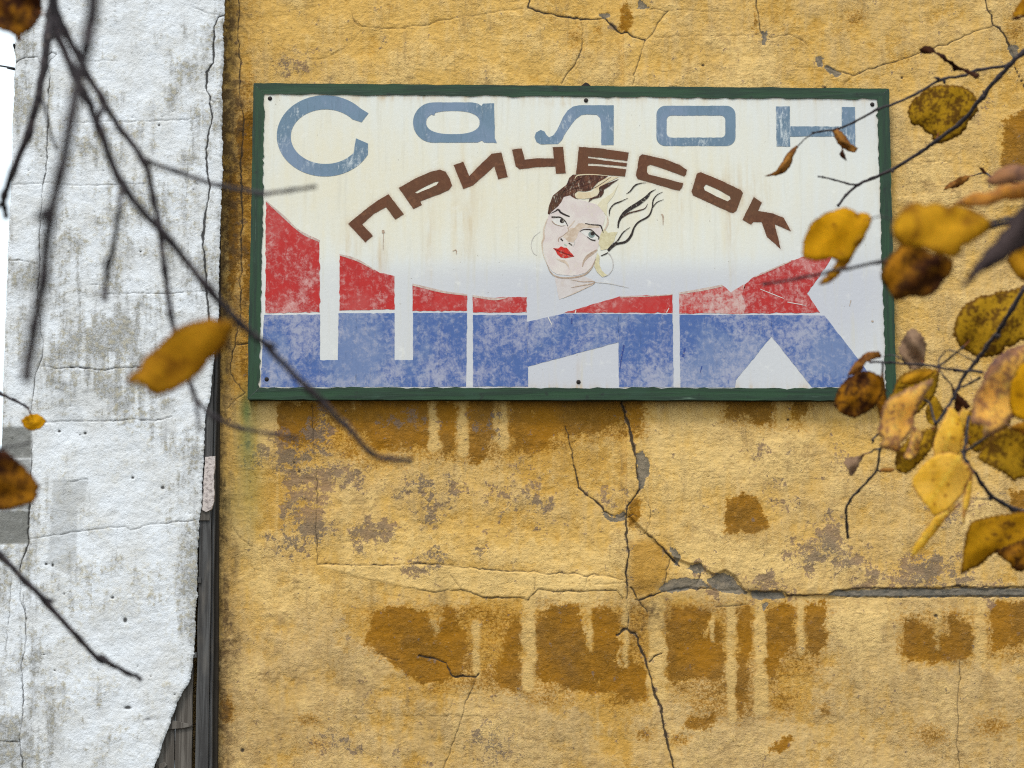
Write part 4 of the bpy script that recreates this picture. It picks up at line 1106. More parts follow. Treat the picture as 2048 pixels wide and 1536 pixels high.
part_stroke('lips', [(430, 965), (470, 978), (505, 1000)], [4, 7, 4], P_LIPH, 0.0021)
part_stroke('chin', [(295, 1085), (340, 1180), (420, 1230), (560, 1236), (700, 1205), (780, 1135), (832, 1030)], [5, 12, 16, 18, 18, 16, 8], P_TAN2, 0.0015)
part_stroke('chin', [(400, 1025), (450, 1050), (490, 1060), (520, 1090), (540, 1138)], [8, 20, 30, 18, 4], P_TAN, 0.0014)
part_stroke('cheek', [(685, 1115), (700, 1060), (740, 1005), (790, 970), (845, 930)], [8, 20, 34, 34, 16], P_TAN2, 0.0014)
part_stroke('cheek', [(300, 590), (262, 700), (262, 800), (242, 860), (255, 980), (295, 1085)], [8, 14, 20, 14, 6, 5], P_TAN, 0.0014)
part_stroke('cheek', [(600, 610), (560, 660), (520, 700)], [10, 14, 6], P_TAN, 0.0013)
part_stroke('neck', [(560, 1258), (680, 1280), (800, 1278), (820, 1292)], [4, 9, 12, 16], P_TAN2, 0.0015)
part_stroke('neck', [(560, 1345), (680, 1322), (815, 1298)], [4, 10, 14], P_TAN2, 0.0015)
part_stroke('neck', [(470, 1460), (620, 1395), (800, 1310)], [3, 8, 8], P_TAN, 0.0015)
part_stroke('neck', [(820, 1285), (980, 1300), (1100, 1325), (1190, 1345)], [6, 7, 6, 3], P_FAINT, 0.0015)
part_stroke('earring', [(890, 995), (945, 972), (965, 955)], [10, 12, 6], P_INK, 0.0019)
part_stroke('earring', [(960, 958), (1000, 1000), (1022, 1080), (1010, 1150), (970, 1200), (920, 1225)], [8, 8, 9, 7, 6, 4], P_FAINT, 0.0018)
decal('earring', [ZP([(850, 965), (872, 1000), (868, 1080), (892, 1150), (930, 1190), (965, 1212), (900, 1228), (845, 1175), (815, 1110), (828, 1030)])], 0.0014, P_GOLD, face, 0.4, (), 103)
part_stroke('earring', [(225, 728), (150, 790), (122, 880), (145, 960), (185, 992)], [3, 6, 5, 5, 3], P_FAINT, 0.0013)
# scratches, drips and small marks on the sign
for pts, wds, mt in [([(905, 502), (912, 500), (913, 508)], [1, 2, 1], P_TAN2), ([(766, 460), (767, 466)], [5, 6], P_TAN2), ([(767, 466), (766, 500)], [1.2, .8], P_TAN2),
                     ([(1323, 428), (1326, 433), (1326, 450)], [2.5, 3, 1], P_TAN2), ([(1702, 600), (1699, 612)], [1.5, 1], P_TAN2), ([(1745, 641), (1745, 644)], [4, 4], P_TAN2),
                     ([(1520, 578), (1550, 590), (1568, 597)], [1, 1.5, 1], P_WHITE), ([(1575, 604), (1612, 611)], [1.6, .8], P_WHITE), ([(1338, 616), (1333, 625)], [1.2, 1.8], P_WHITE), ([(1152, 620), (1150, 628)], [1.5, 2], P_WHITE), ([(1096, 634), (1104, 650)], [2, 1.2], P_WHITE)]:
    stroke('scratch', pts, wds, 0.0016, mt, sign)
P_DBLUE = flatpaint('dark_blue_brush_mark', (48, 70, 140))
for pts, wds in [([(1248, 690), (1243, 715), (1240, 738)], [3.5, 3, 1]), ([(1370, 696), (1366, 714)], [2.5, 3.5]), ([(1404, 732), (1400, 746)], [2, 1]), ([(1144, 636), (1143, 648)], [2.5, 2.5]), ([(870, 219), (866, 230)], [5, 5]), ([(597, 206), (595, 218)], [4, 4])]:
    stroke('brush_mark', pts, wds, 0.0016, P_DBLUE if pts[0][1] > 400 else M_LB, sign)

M = Mat('rusted_black_iron', 0.6, 0.4)
M.b.inputs['Metallic'].default_value = 0.3
M_IRON = M.done(M.mix(lin(26, 22, 20), lin(60, 38, 26), M.step(M.noise(200, 4), 0.5, 0.7)))
def nail(u, v, r=4.4):
    c = SP(u, v, 0.0)
    R_ = r * 10.1 / FPX
    V, f = [], []
    for k, (rr, dy) in enumerate([(1.0, 0.0), (1.0, 0.002), (0.8, 0.0038), (0.4, 0.0048)]):
        for i in range(14):
            a = 2 * math.pi * i / 14
            V.append((c[0] + R_ * rr * math.cos(a), c[1] - dy, c[2] + R_ * rr * math.sin(a)))
        if k:
            f += [((k - 1) * 14 + i, (k - 1) * 14 + (i + 1) % 14, k * 14 + (i + 1) % 14, k * 14 + i) for i in range(14)]
    f.append(tuple(range(42, 56)))
    mesh_obj('nail', V, f, M_IRON, sign, True)
for p in [(540, 197), (1172, 201), (1744.5, 209), (533.5, 758.5), (1157, 764), (1764, 766)]:
    nail(*p)
plank_pts = [(1159, 174), (1164, 170), (1171, 164.5), (1177, 167), (1183, 173.5), (1183, 176), (1159, 175)]
A = on_plane([p[0] for p in plank_pts], [p[1] for p in plank_pts], YS - 0.002)
B = A.copy(); B[:, 1] = 0.0
n = len(A)
mesh_obj('hanger', np.concatenate([A, B]), [tuple(range(n))] + [tuple(range(n, 2 * n))[::-1]] + [(i, n + i, n + (i + 1) % n, (i + 1) % n) for i in range(n)], M_IRON, sign)

# ------------------------------------------------------------------ wire beside the white wall
M = Mat('black_cable', 0.6, 0.3)
M_CABLE = M.done(lin(30, 30, 32))
def tube(name, pts, radii, mat, parent=None, sides=8):
    P = np.array(pts, float)
    n = len(P)
    T = np.gradient(P, axis=0); T /= np.linalg.norm(T, axis=1)[:, None] + 1e-12
    ref = np.array([0.31, 0.9, 0.2])
    A = np.cross(T, ref); A /= np.linalg.norm(A, axis=1)[:, None] + 1e-12
    Bv = np.cross(T, A)
    R_ = np.asarray(radii, float)
    if R_.ndim == 0:
        R_ = np.full(n, R_)
    ang = np.linspace(0, 2 * math.pi, sides, endpoint=False)
    V = (P[:, None] + R_[:, None, None] * (A[:, None] * np.cos(ang)[None, :, None] + Bv[:, None] * np.sin(ang)[None, :, None])).reshape(-1, 3)
    V = np.concatenate([V, P[:1], P[-1:]])
    f = []
    for i in range(n - 1):
        for k in range(sides):
            f.append((i * sides + k, i * sides + (k + 1) % sides, (i + 1) * sides + (k + 1) % sides, (i + 1) * sides + k))
    c0, c1 = n * sides, n * sides + 1
    for k in range(sides):
        f.append((c0, (k + 1) % sides, k))
        f.append((c1, (n - 1) * sides + k, (n - 1) * sides + (k + 1) % sides))
    return mesh_obj(name, V, f, mat, parent, True)
wr = tag(empty('cable', tuple(on_plane(32, 140, YW + 0.05))), 'thin black cable running to the upper left edge of the white wall', 'cable')
cp = [on_plane(36, 141, YW + 0.05), on_plane(15, 136, YW + 0.05), on_plane(-10, 130, YW + 0.1), on_plane(-400, 70, YW + 0.9), on_plane(-1400, -60, YW + 3)]
tube('wire', catmull([np.array(p) for p in cp], 8), 0.0032, M_CABLE, wr)
tube('hook', catmull([on_plane(34, 105, YW + 0.03), on_plane(31, 99, YW + 0.01), on_plane(28, 91, YW + 0.0), on_plane(29, 88, YW)], 4), 0.0045, M_CABLE, ww_)

# ------------------------------------------------------------------ birch twigs and leaves in front of the wall
M = Mat('birch_twig_bark', 0.7, 0.3)
n1 = M.noise(90, 5, 0.6)
tc_ = M.mix(lin(48, 38, 41), lin(28, 21, 24), M.step(n1, 0.4, 0.6))
tc_ = M.mix(tc_, lin(104, 92, 86), M.math('MULTIPLY', M.step(M.noise(300, 3), 0.6, 0.68), 0.7))
M_TWIG = M.done(tc_, M.bump(n1, 0.9, 0.004))
M = Mat('leaf_stalk', 0.6, 0.3)
M_STALK = M.done(lin(120, 66, 40))

def leafmat(name, c1, c2, spot, amount, scale=70.0, edge=0.35, edgecol=(92, 50, 18), trans=0.36):
    M = Mat(name, 0.75, 0.12)
    e_, mid_, ls_, lt_ = M.attr('leaf')
    a = M.noise(scale * 0.5, 5, 0.6)
    b = M.noise(scale * 2.2, 4, 0.6)
    v = M.voro(scale * 1.6)
    c = M.mix(lin(*c1), lin(*c2), M.step(a, 0.38, 0.64))
    sv = M.math('ADD', M.math('MULTIPLY', b, 0.6), M.math('MULTIPLY', a, 0.5))
    c = M.mix(c, lin(*spot), M.math('MULTIPLY', M.step(sv, 0.70 - amount * 0.3, 0.80 - amount * 0.3), 0.8))
    c = M.mix(c, lin(*spot), M.math('MULTIPLY', M.step(v, 0.22, 0.12), M.step(M.noise(scale * 0.9, 2), 0.42, 0.54, 0.0, 0.8)))
    c = M.mix(c, lin(*edgecol), M.math('MULTIPLY', M.step(M.math('ADD', e_, M.math('MULTIPLY', M.math('SUBTRACT', a, 0.5), 0.8)), edge, 0.0), 0.75))
    c = M.mix(c, lin(*[min(255, int(x * 1.1) + 8) for x in c1]), M.math('MULTIPLY', mid_, 0.5))
    ph = M.math('FRACT', M.math('ADD', M.math('MULTIPLY', ls_, 8.0), M.math('MULTIPLY', lt_, -6.0)))
    vein = M.step(M.math('ABSOLUTE', M.math('SUBTRACT', ph, 0.5)), 0.13, 0.02)
    c = M.mix(c, lin(*[int(x * 0.72) for x in c2]), M.math('MULTIPLY', vein, 0.2))
    fine = M.noise(420, 4, 0.6)
    c = M.mix(c, lin(*spot), M.math('MULTIPLY', M.step(fine, 0.58, 0.7), 0.35))
    wr_ = M.noise(scale * 0.8, 4, 0.6, 1.0)
    m = M.done(c, M.bump(add(M.math('MULTIPLY', wr_, 2.2), b, M.math('MULTIPLY', mid_, 1.2), M.math('MULTIPLY', vein, -0.35)), 0.9, 0.003))
    t = M.t
    tr = t.nodes.new('ShaderNodeBsdfTranslucent')
    t.links.new(c, tr.inputs['Color'])
    mx = t.nodes.new('ShaderNodeMixShader')
    mx.inputs[0].default_value = trans
    t.links.new(M.b.outputs[0], mx.inputs[1])
    t.links.new(tr.outputs[0], mx.inputs[2])
    t.links.new(mx.outputs[0], t.nodes['Material Output'].inputs['Surface'])
    return m
LM = {
 'yellow': leafmat('bright_yellow_leaf', (222, 166, 14), (206, 148, 10), (140, 88, 14), 0.28, 50, 0.16),
 'olive': leafmat('olive_yellow_leaf', (190, 146, 28), (168, 126, 22), (82, 46, 14), 0.62, 110, 0.22),
 'ochre': leafmat('ochre_leaf', (192, 138, 22), (172, 116, 16), (120, 66, 16), 0.5, 60, 0.26),
 'pale': leafmat('pale_yellow_leaf', (250, 206, 88), (238, 188, 52), (178, 118, 40), 0.30, 60, 0.14, (190, 130, 80)),
 'pink': leafmat('pinkish_yellow_leaf', (248, 196, 92), (234, 180, 96), (156, 106, 80), 0.56, 80, 0.34, (120, 80, 78)),
 'mauve': leafmat('mauve_brown_leaf', (172, 120, 78), (150, 110, 88), (112, 82, 76), 0.5, 60, 0.2, (110, 74, 70)),
 'dark': leafmat('dark_brown_leaf', (70, 36, 14), (50, 24, 11), (40, 18, 10), 0.35, 60, 0.25, (48, 22, 12)),
 'patch': leafmat('brown_and_gold_leaf', (176, 116, 16), (84, 42, 12), (46, 20, 10), 0.6, 66, 0.3, (46, 20, 10)),
 'tan': leafmat('dry_tan_leaf', (166, 134, 104), (142, 112, 88), (112, 86, 70), 0.4, 60, 0.15, (108, 82, 68)),
 'gold': leafmat('dry_golden_leaf', (172, 118, 52), (146, 92, 38), (84, 44, 20), 0.5, 90, 0.28, (84, 42, 20)),
 'slate': leafmat('dark_slate_leaf', (82, 68, 66), (60, 48, 50), (44, 34, 36), 0.4, 50, 0.2, (54, 40, 40)),
 'mottle': leafmat('mottled_ochre_leaf', (216, 162, 30), (190, 136, 24), (142, 86, 22), 0.55, 40, 0.2),
 'spot': leafmat('spotted_golden_leaf', (196, 144, 14), (178, 126, 12), (84, 44, 14), 0.42, 60, 0.2),
 'orange': leafmat('orange_leaf', (206, 142, 40), (188, 128, 60), (150, 96, 60), 0.35, 50, 0.15, (150, 100, 70)),
}

class Branch:
    def __init__(self, label, depth, root_px):
        self.d = depth
        self.pts = []
        self.root = tag(empty('birch_branch', tuple(at_depth(root_px[0], root_px[1], depth))), label, 'branch', 'birch branches hanging in front of the wall')

    def twig(self, name, pts, w0, w1, d0=None, d1=None, knots=0.38, seed=1):
        """pts pixels; widths in pixels; depth from d0 to d1"""
        r = np.random.default_rng(abs(seed + int(abs(pts[0][0]) + abs(pts[-1][1]))))
        d0 = self.d if d0 is None else d0
        d1 = d0 if d1 is None else d1
        q = np.array(catmull([np.array(p, float) for p in pts], 7))
        n = len(q)
        t = np.linspace(0, 1, n)
        dd = d0 + (d1 - d0) * t + 0.012 * self.d * np.sin(5 * t + r.random() * 6)
        W = w0 + (w1 - w0) * t
        kn = np.ones(n)
        for i in range(len(pts)):
            j = min(i * 7, n - 1)
            kn += knots * r.uniform(0.4, 1.3) * np.exp(-((np.arange(n) - j) / 1.1) ** 2)
        wig = r.normal(size=(n, 2)); wig = (wig + np.roll(wig, 1, 0)) * 0.12 * np.minimum(W, 8)[:, None] * 0.6
        P = at_depth(q[:, 0] + wig[:, 0], q[:, 1] + wig[:, 1], dd)
        o = tube(name, P, W * kn * dd / FPX / 2, M_TWIG, self.root, 9)
        self.pts += [(q[i, 0], q[i, 1], dd[i]) for i in range(n)]
        return o

    def bud(self, u, v, ang, L_=12, w_=6, d=None):
        d = d or self.d
        a = math.radians(ang)
        t = np.linspace(0, 1, 6)
        P = at_depth(u + L_ * t * math.cos(a), v + L_ * t * math.sin(a), np.full(6, d))
        tube('bud', P, np.array([.6, 1, .95, .7, .4, .1]) * w_ * d / FPX / 2, M_TWIG, self.root, 7)

    def leaf(self, poly, mat, d=None, fold=0.12, curl=0.15, rough=0.05, serr=1.6, seed=0, stalk=True, axis_deg=None):
        d = d or self.d
        r = np.random.default_rng(abs(seed + int(poly[0][0]) * 3 + int(poly[0][1])))
        P0 = np.array(poly, float)
        size = max(np.ptp(P0[:, 0]), np.ptp(P0[:, 1]))
        # smooth closed outline, toothed edge
        n0 = len(P0)
        sm = []
        for i in range(n0):
            p0, p1, p2, p3 = P0[i - 1], P0[i], P0[(i + 1) % n0], P0[(i + 2) % n0]
            k = max(2, int(np.hypot(*(p2 - p1)) / 3.4))
            for j in range(k):
                t = j / k
                a_ = 0.5 * (2 * p1 + (p2 - p0) * t + (2 * p0 - 5 * p1 + 4 * p2 - p3) * t * t + (3 * p1 - p0 - 3 * p2 + p3) * t ** 3)
                sm.append(0.5 * a_ + 0.5 * (p1 + (p2 - p1) * t))
        sm = np.array(sm)
        tg = np.roll(sm, -1, 0) - np.roll(sm, 1, 0)
        tg /= np.hypot(tg[:, 0], tg[:, 1])[:, None] + 1e-9
        nr = np.stack([tg[:, 1], -tg[:, 0]], -1)
        tooth = (np.arange(len(sm)) % 3 == 0) * 1.0 - 0.35
        sm = sm + nr * (1.5 * serr * tooth * r.uniform(0.2, 1.3, len(sm)))[:, None]
        # ragged margin: slow wander plus an occasional bite
        m0 = len(sm)
        wa = np.convolve(np.tile(r.normal(size=m0), 3), np.ones(7) / 7, 'same')[m0:2 * m0]
        bite = np.zeros(m0)
        for _k in range(int(r.integers(1, 4))):
            c0 = r.integers(m0)
            dd0 = np.abs((np.arange(m0) - c0 + m0 // 2) % m0 - m0 // 2)
            bite += np.exp(-(dd0 / r.uniform(1.2, 3.0)) ** 2)
        sm = sm + nr * (size * (0.022 * wa - 0.035 * bite))[:, None]
        # interior points
        step = max(size / 16, 3.0)
        gx, gy = np.meshgrid(np.arange(P0[:, 0].min(), P0[:, 0].max(), step), np.arange(P0[:, 1].min(), P0[:, 1].max(), step))
        g_ = np.stack([gx.ravel(), gy.ravel()], -1) + r.normal(size=(gx.size, 2)) * step * 0.12
        ins = np.zeros(len(g_), bool)
        B2 = np.roll(sm, -1, 0)
        for a, b in zip(sm, B2):
            c = ((a[1] > g_[:, 1]) != (b[1] > g_[:, 1])) & (g_[:, 0] < (b[0] - a[0]) * (g_[:, 1] - a[1]) / (b[1] - a[1] + 1e-12) + a[0])
            ins ^= c
        g_ = g_[ins]
        if len(g_):
            dist = np.sqrt(((g_[:, None] - sm[None]) ** 2).sum(-1)).min(1)
            g_ = g_[dist > step * 0.45]
        allp = [Vector(p) for p in np.concatenate([sm, g_])] if len(g_) else [Vector(p) for p in sm]
        m_ = len(sm)
        res = delaunay_2d_cdt(allp, [], [list(range(m_))], 1, 1e-5)
        V2 = np.array([(p.x, p.y) for p in res[0]])
        faces = [tuple(f) for f in res[2]]
        c = V2.mean(0)
        cov = np.cov((V2 - c).T)
        ev, evec = np.linalg.eigh(cov)
        ax = evec[:, 1] if axis_deg is None else np.array([math.cos(math.radians(axis_deg)), math.sin(math.radians(axis_deg))])
        pe = np.array([-ax[1], ax[0]])
        s = (V2 - c) @ ax / size
        tt_ = (V2 - c) @ pe / size
        ph = r.random(4) * 6.28
        wave = np.sin(7 * s + ph[0]) * np.cos(6 * tt_ + ph[1]) + 0.6 * np.sin(15 * tt_ + 9 * s + ph[2])
        sgn = r.choice([-1, 1])
        off = 1.25 * fold * np.abs(tt_) * 1.2 + curl * sgn * s * s * 1.6 + curl * 0.6 * tt_ * r.uniform(-1, 1) + rough * wave * 0.8
        W3 = at_depth(V2[:, 0], V2[:, 1], d + off * size * d / FPX)
        de = np.sqrt(((V2[:, None] - sm[None]) ** 2).sum(-1)).min(1)
        o = mesh_obj('leaf', W3, faces, mat, self.root, True)
        side = np.mod(s * 9 + np.abs(tt_) * 6, 1.0)
        mid = np.exp(-(tt_ * size / 2.0) ** 2)
        z0 = np.zeros(len(V2))
        set_col(o.data, 'leaf', np.stack([np.clip(de / (size * 0.16), 0, 1), mid, s + 1, np.abs(tt_)], -1))
        so = o.modifiers.new('thickness', 'SOLIDIFY')
        so.thickness = 0.0004
        if stalk and self.pts:
            Q = np.array(self.pts)
            dm = np.sqrt(((sm[:, None] - Q[None, :, :2]) ** 2).sum(-1))
            i, j = np.unravel_index(dm.argmin(), dm.shape)
            a, b = sm[i], Q[j]
            dl = np.hypot(*(b[:2] - a))
            inner = a + (c - a) * 0.25
            midp = (a + b[:2]) / 2 + r.normal(size=2) * min(dl, 40) * 0.12
            k = int(np.argmin(((V2 - inner) ** 2).sum(-1)))
            dk = d + off[k] * size * d / FPX
            pts = np.array(catmull([V2[k], a, midp, b[:2]], 4))
            dd = np.linspace(dk - 0.0006, b[2], len(pts))
            tube('stalk', at_depth(pts[:, 0], pts[:, 1], dd), np.linspace(1.0, 1.5, len(pts)) * d / FPX, M_STALK, o, 6)
        return o

z3 = lambda pts: [(1640 + x / 3.84, y / 3.84) for x, y in pts]
z4 = lambda pts: [(1450 + x / 4.3875, 150 + y / 4.3875) for x, y in pts]
z5 = lambda pts: [(1640 + x / 3.84, 620 + y / 3.84) for x, y in pts]
z6 = lambda pts: [(1640 + x / 3.84, 800 + y / 3.84) for x, y in pts]

# --- upper right branch crossing the sign's corner
b = Branch('forked twig reaching over the top right corner of the sign, round speckled leaf', 3.4, (2300, -60))
b.twig('twig', [(2420, -160), (2250, -40), (2120, 50), (2048, 104), (2018, 130), (1997, 154), (1966, 193), (1921, 245), (1869, 284), (1843, 303), (1786, 338), (1744, 357), (1715, 370), (1692, 390), (1676, 412)], 11, 4.6)
b.twig('twig', [(2018, 130), (1955, 141), (1926, 151), (1885, 159), (1833, 187), (1786, 208), (1755, 219), (1708, 244), (1674, 258), (1640, 263), (1628, 266)], 6, 3.6)
b.twig('twig', [(1628, 266), (1612, 276), (1600, 288), (1594, 296)], 2.4, 2.0)
b.twig('twig', [(1716, 370), (1695, 367), (1668, 360), (1646, 354), (1637, 353)], 4.2, 2.6)
b.bud(1648, 355, 195, 9, 5); b.bud(1845, 303, 150, 7, 5.5); b.bud(1786, 340, 100, 8, 6); b.bud(1760, 218, 160, 9, 6); b.bud(1880, 158, 195, 14, 7); b.bud(1888, 160, 80, 10, 7); b.bud(1968, 186, 250, 6, 6); b.bud(1628, 265, 175, 6, 4.5)
b.leaf(z3([(935, 650), (1080, 655), (1150, 690), (1190, 740), (1208, 800), (1212, 850), (1175, 900), (1145, 960), (1080, 1040), (1000, 1070), (910, 1105), (860, 1070), (800, 1010), (760, 960), (710, 960), (680, 900), (665, 860), (700, 790), (740, 730), (800, 680)]), LM['olive'], 3.5, 0.06, 0.08, 0.03, 1.5)
b.leaf(z3([(755, 380), (810, 347), (870, 362), (900, 392), (960, 432), (1010, 465), (1090, 522), (1222, 575), (1195, 597), (1130, 562), (1090, 548), (1025, 562), (1010, 505), (960, 468), (880, 412), (830, 416), (780, 405)]), LM['dark'], 3.35, 0.5, 0.2, 0.08, 0.8)
b.leaf(z4([(935, 490), (1000, 478), (1060, 540), (1100, 600), (1163, 640), (1145, 680), (1090, 672), (1060, 655), (1030, 642), (990, 600), (962, 548)]), LM['gold'], 3.35, 0.5, 0.2, 0.08, 0.9)
b.leaf(z4([(1003, 690), (1030, 645), (1050, 700), (1066, 752), (1015, 715)]), LM['dark'], 3.35, 0.5, 0.2, 0.05, 0.5)
b.leaf(z4([(635, 618), (618, 690), (580, 780), (525, 852), (445, 885), (345, 890), (400, 866), (455, 830), (490, 770), (545, 690), (590, 645)]), LM['gold'], 3.4, 0.55, 0.2, 0.05, 0.4)

# --- middle right branch, close to the lens
b = Branch('blurred branch of big yellow leaves hanging over the right edge of the sign', 1.75, (2260, 380))
b.twig('twig', [(2300, 280), (2150, 380), (2060, 430), (1990, 452), (1930, 470), (1850, 490), (1800, 512), (1760, 524), (1690, 537), (1600, 556), (1530, 568)], 11, 5)
b.twig('twig', [(2048, 432), (2010, 438), (1984, 442)], 8, 5)
b.twig('twig', [(1850, 490), (1800, 450), (1765, 433), (1742, 437)], 3, 2.4)
b.bud(1532, 567, 170, 10, 9)
b.leaf([(1605, 515), (1608, 480), (1622, 447), (1650, 425), (1685, 415), (1720, 422), (1743, 440), (1703, 512), (1672, 521), (1640, 519)], LM['yellow'], 1.85, 0.05, 0.1, 0.04, 1.0)
b.leaf([(1743, 438), (1737, 463), (1702, 517), (1675, 553), (1655, 566), (1638, 568), (1664, 538), (1684, 502), (1706, 468)], LM['ochre'], 1.85, 0.3, 0.1, 0.05, 0.8)
b.leaf([(1783, 472), (1788, 437), (1820, 408), (1850, 404), (1900, 407), (1945, 419), (1987, 440), (1972, 465), (1935, 490), (1910, 516), (1880, 512), (1850, 500), (1820, 496), (1795, 487)], LM['mottle'], 1.25, 0.06, 0.12, 0.04, 1.2)
b.leaf([(1759, 545), (1785, 505), (1810, 483), (1850, 498), (1906, 520), (1902, 550), (1875, 582), (1850, 595), (1820, 594), (1792, 602), (1776, 580)], LM['patch'], 1.6, 0.1, 0.1, 0.06, 1.8)
b.leaf([(1973, 362), (1995, 340), (2030, 328), (2080, 318), (2080, 358), (2022, 366), (1985, 372)], LM['mauve'], 1.65, 0.3, 0.15, 0.05, 1.0)
b.leaf([(1912, 408), (1950, 385), (2000, 372), (2080, 364), (2080, 396), (2010, 402), (1960, 414)], LM['orange'], 1.5, 0.3, 0.15, 0.05, 1.2)
b.leaf([(1922, 574), (1945, 535), (1985, 488), (2020, 440), (2075, 380), (2085, 470), (2022, 512), (1990, 532), (1962, 545), (1937, 570)], LM['slate'], 1.12, 0.45, 0.15, 0.05, 2.2)
b.leaf([(2016, 522), (2030, 495), (2075, 480), (2080, 575), (2036, 556)], LM['ochre'], 2.0, 0.1, 0.15, 0.05, 1.4)

# --- lower right branch with the thick cluster of leaves
b = Branch('drooping branch with a dense cluster of yellow and brown leaves right of the sign', 2.7, (2250, 300))
b.twig('twig', [(2260, 260), (2150, 420), (2080, 530), (2025, 615), (2004, 650), (1994, 667), (1973, 693), (1952, 722), (1932, 748), (1916, 776), (1905, 797), (1890, 823), (1872, 850)], 10, 6)
b.twig('twig', [(1966, 744), (1916, 740), (1874, 734), (1848, 729), (1812, 728), (1780, 725), (1740, 724)], 5.5, 4)
b.twig('twig', [(1948, 722), (1900, 700), (1880, 716), (1877, 732)], 2.4, 3)
b.twig('twig', [(1927, 694), (1900, 716), (1878, 732)], 4, 4)
b.twig('twig', [(1812, 728), (1798, 715), (1781, 710), (1768, 713)], 3.5, 2.2)
b.twig('twig', [(1766, 724), (1765, 742), (1762, 760)], 5, 3)
b.twig('twig', [(1877, 736), (1890, 756), (1903, 770), (1906, 790)], 3, 3)
b.twig('twig', [(1960, 756), (1940, 766), (1926, 774)], 5, 4)
b.twig('twig', [(1872, 850), (1850, 800), (1800, 850), (1772, 880), (1760, 900), (1757, 920), (1753, 940), (1739, 958), (1716, 982), (1699, 1002), (1692, 1022), (1693, 1048), (1695, 1074)], 4.5, 4.8, 2.75, 3.7)
b.twig('twig', [(1768, 865), (1756, 868), (1743, 880)], 4, 3.5, 3.2, 3.2)
b.twig('twig', [(1759, 898), (1750, 898), (1742, 904)], 4, 3, 3.2, 3.2)
b.bud(1753, 938, 40, 9, 5, 3.25); b.bud(1748, 880, 120, 10, 5, 3.2); b.bud(1913, 742, 200, 9, 8); b.bud(1692, 1022, 90, 8, 6, 3.6); b.bud(1694, 1046, 88, 28, 7, 3.7); b.bud(1996, 668, 100, 12, 10)
b.twig('twig', [(2200, 1090), (2100, 1040), (2048, 1024), (2025, 1018), (2005, 1006), (1981, 990), (1963, 967), (1950, 946), (1934, 925), (1926, 904), (1932, 878), (1937, 834)], 11, 5, 2.5, 2.5)
b.twig('twig', [(1928, 906), (1952, 889), (1986, 865), (2010, 846)], 6, 4, 2.5, 2.4)
b.twig('twig', [(1981, 998), (1965, 997), (1950, 998)], 3, 2, 2.5)
b.bud(1984, 996, 170, 10, 12, 2.5)
b.leaf([(1907, 668), (1914, 635), (1930, 610), (1965, 590), (2010, 582), (2080, 572), (2080, 668), (2040, 682), (2010, 705), (1960, 718), (1935, 706), (1916, 690)], LM['olive'], 2.85, 0.08, 0.12, 0.04, 1.8)
b.leaf(z5([(600, 280), (640, 215), (690, 150), (730, 145), (780, 190), (815, 260), (805, 360), (790, 440), (700, 460), (650, 400), (610, 340)]), LM['tan'], 2.75, 0.25, 0.2, 0.14, 2.0)
b.leaf([(1668, 810), (1672, 785), (1690, 760), (1708, 745), (1735, 742), (1760, 748), (1767, 775), (1757, 805), (1735, 824), (1710, 836), (1685, 829)], LM['patch'], 2.6, 0.15, 0.1, 0.06, 1.4)
b.leaf([(1694, 752), (1709, 725), (1735, 705), (1756, 702), (1766, 714), (1745, 719), (1730, 728), (1722, 742), (1708, 748)], LM['gold'], 2.65, 0.4, 0.1, 0.05, 0.8)
b.leaf(z5([(900, 465), (850, 512), (780, 548), (680, 580), (612, 562), (640, 500), (700, 470), (780, 458)]), LM['ochre'], 2.6, 0.3, 0.1, 0.08, 1.2)
b.leaf(z5([(990, 750), (960, 810), (900, 930), (870, 1060), (875, 1130), (960, 1140), (1080, 1100), (1100, 980), (1090, 880), (1060, 800)]), LM['pale'], 2.55, 0.12, 0.1, 0.05, 1.0)
b.leaf(z5([(870, 528), (780, 560), (700, 590), (620, 630), (520, 690), (470, 770), (465, 850), (450, 900), (440, 950), (480, 990), (455, 1040), (500, 1062), (580, 1050), (600, 1020), (650, 1000), (705, 945), (722, 880), (725, 780), (785, 690), (830, 620)]), LM['pink'], 2.35, 0.1, 0.16, 0.10, 1.5)
b.leaf(z5([(900, 880), (895, 950), (860, 1060), (800, 1150), (740, 1200), (660, 1262), (590, 1230), (570, 1170), (600, 1050), (680, 985), (780, 930), (860, 905)]), LM['olive'], 2.7, 0.14, 0.14, 0.07, 2.0)
b.leaf(z5([(730, 880), (790, 960), (760, 1090), (690, 1150), (640, 1130), (680, 1050), (700, 960)]), LM['pink'], 2.5, 0.3, 0.2, 0.1, 1.0)
b.leaf(z5([(870, 648), (945, 765), (885, 892), (830, 862), (808, 770)]), LM['olive'], 3.0, 0.2, 0.1, 0.04, 0.7)
b.leaf(z5([(775, 680), (768, 740), (740, 785), (712, 800), (735, 745)]), LM['dark'], 3.0, 0.3, 0.1, 0.04, 0.5)
b.leaf(z5([(1008, 580), (1060, 640), (1130, 710), (1152, 752), (1080, 792), (1030, 762), (1035, 680)]), LM['dark'], 2.8, 0.3, 0.15, 0.06, 1.0)
b.leaf(z6([(900, 415), (780, 505), (720, 590), (712, 660), (760, 752), (830, 822), (880, 892), (960, 860), (1040, 790), (1110, 690), (1172, 560), (1110, 488), (1080, 430), (1000, 398)]), LM['pale'], 2.3, 0.1, 0.12, 0.03, 0.8)
b.leaf(z6([(698, 1222), (720, 1140), (780, 1040), (830, 960), (880, 900), (960, 840), (1082, 780), (1060, 822), (990, 882), (940, 942), (880, 1042), (820, 1112), (740, 1182)]), LM['pale'], 2.4, 0.5, 0.15, 0.06, 1.4)
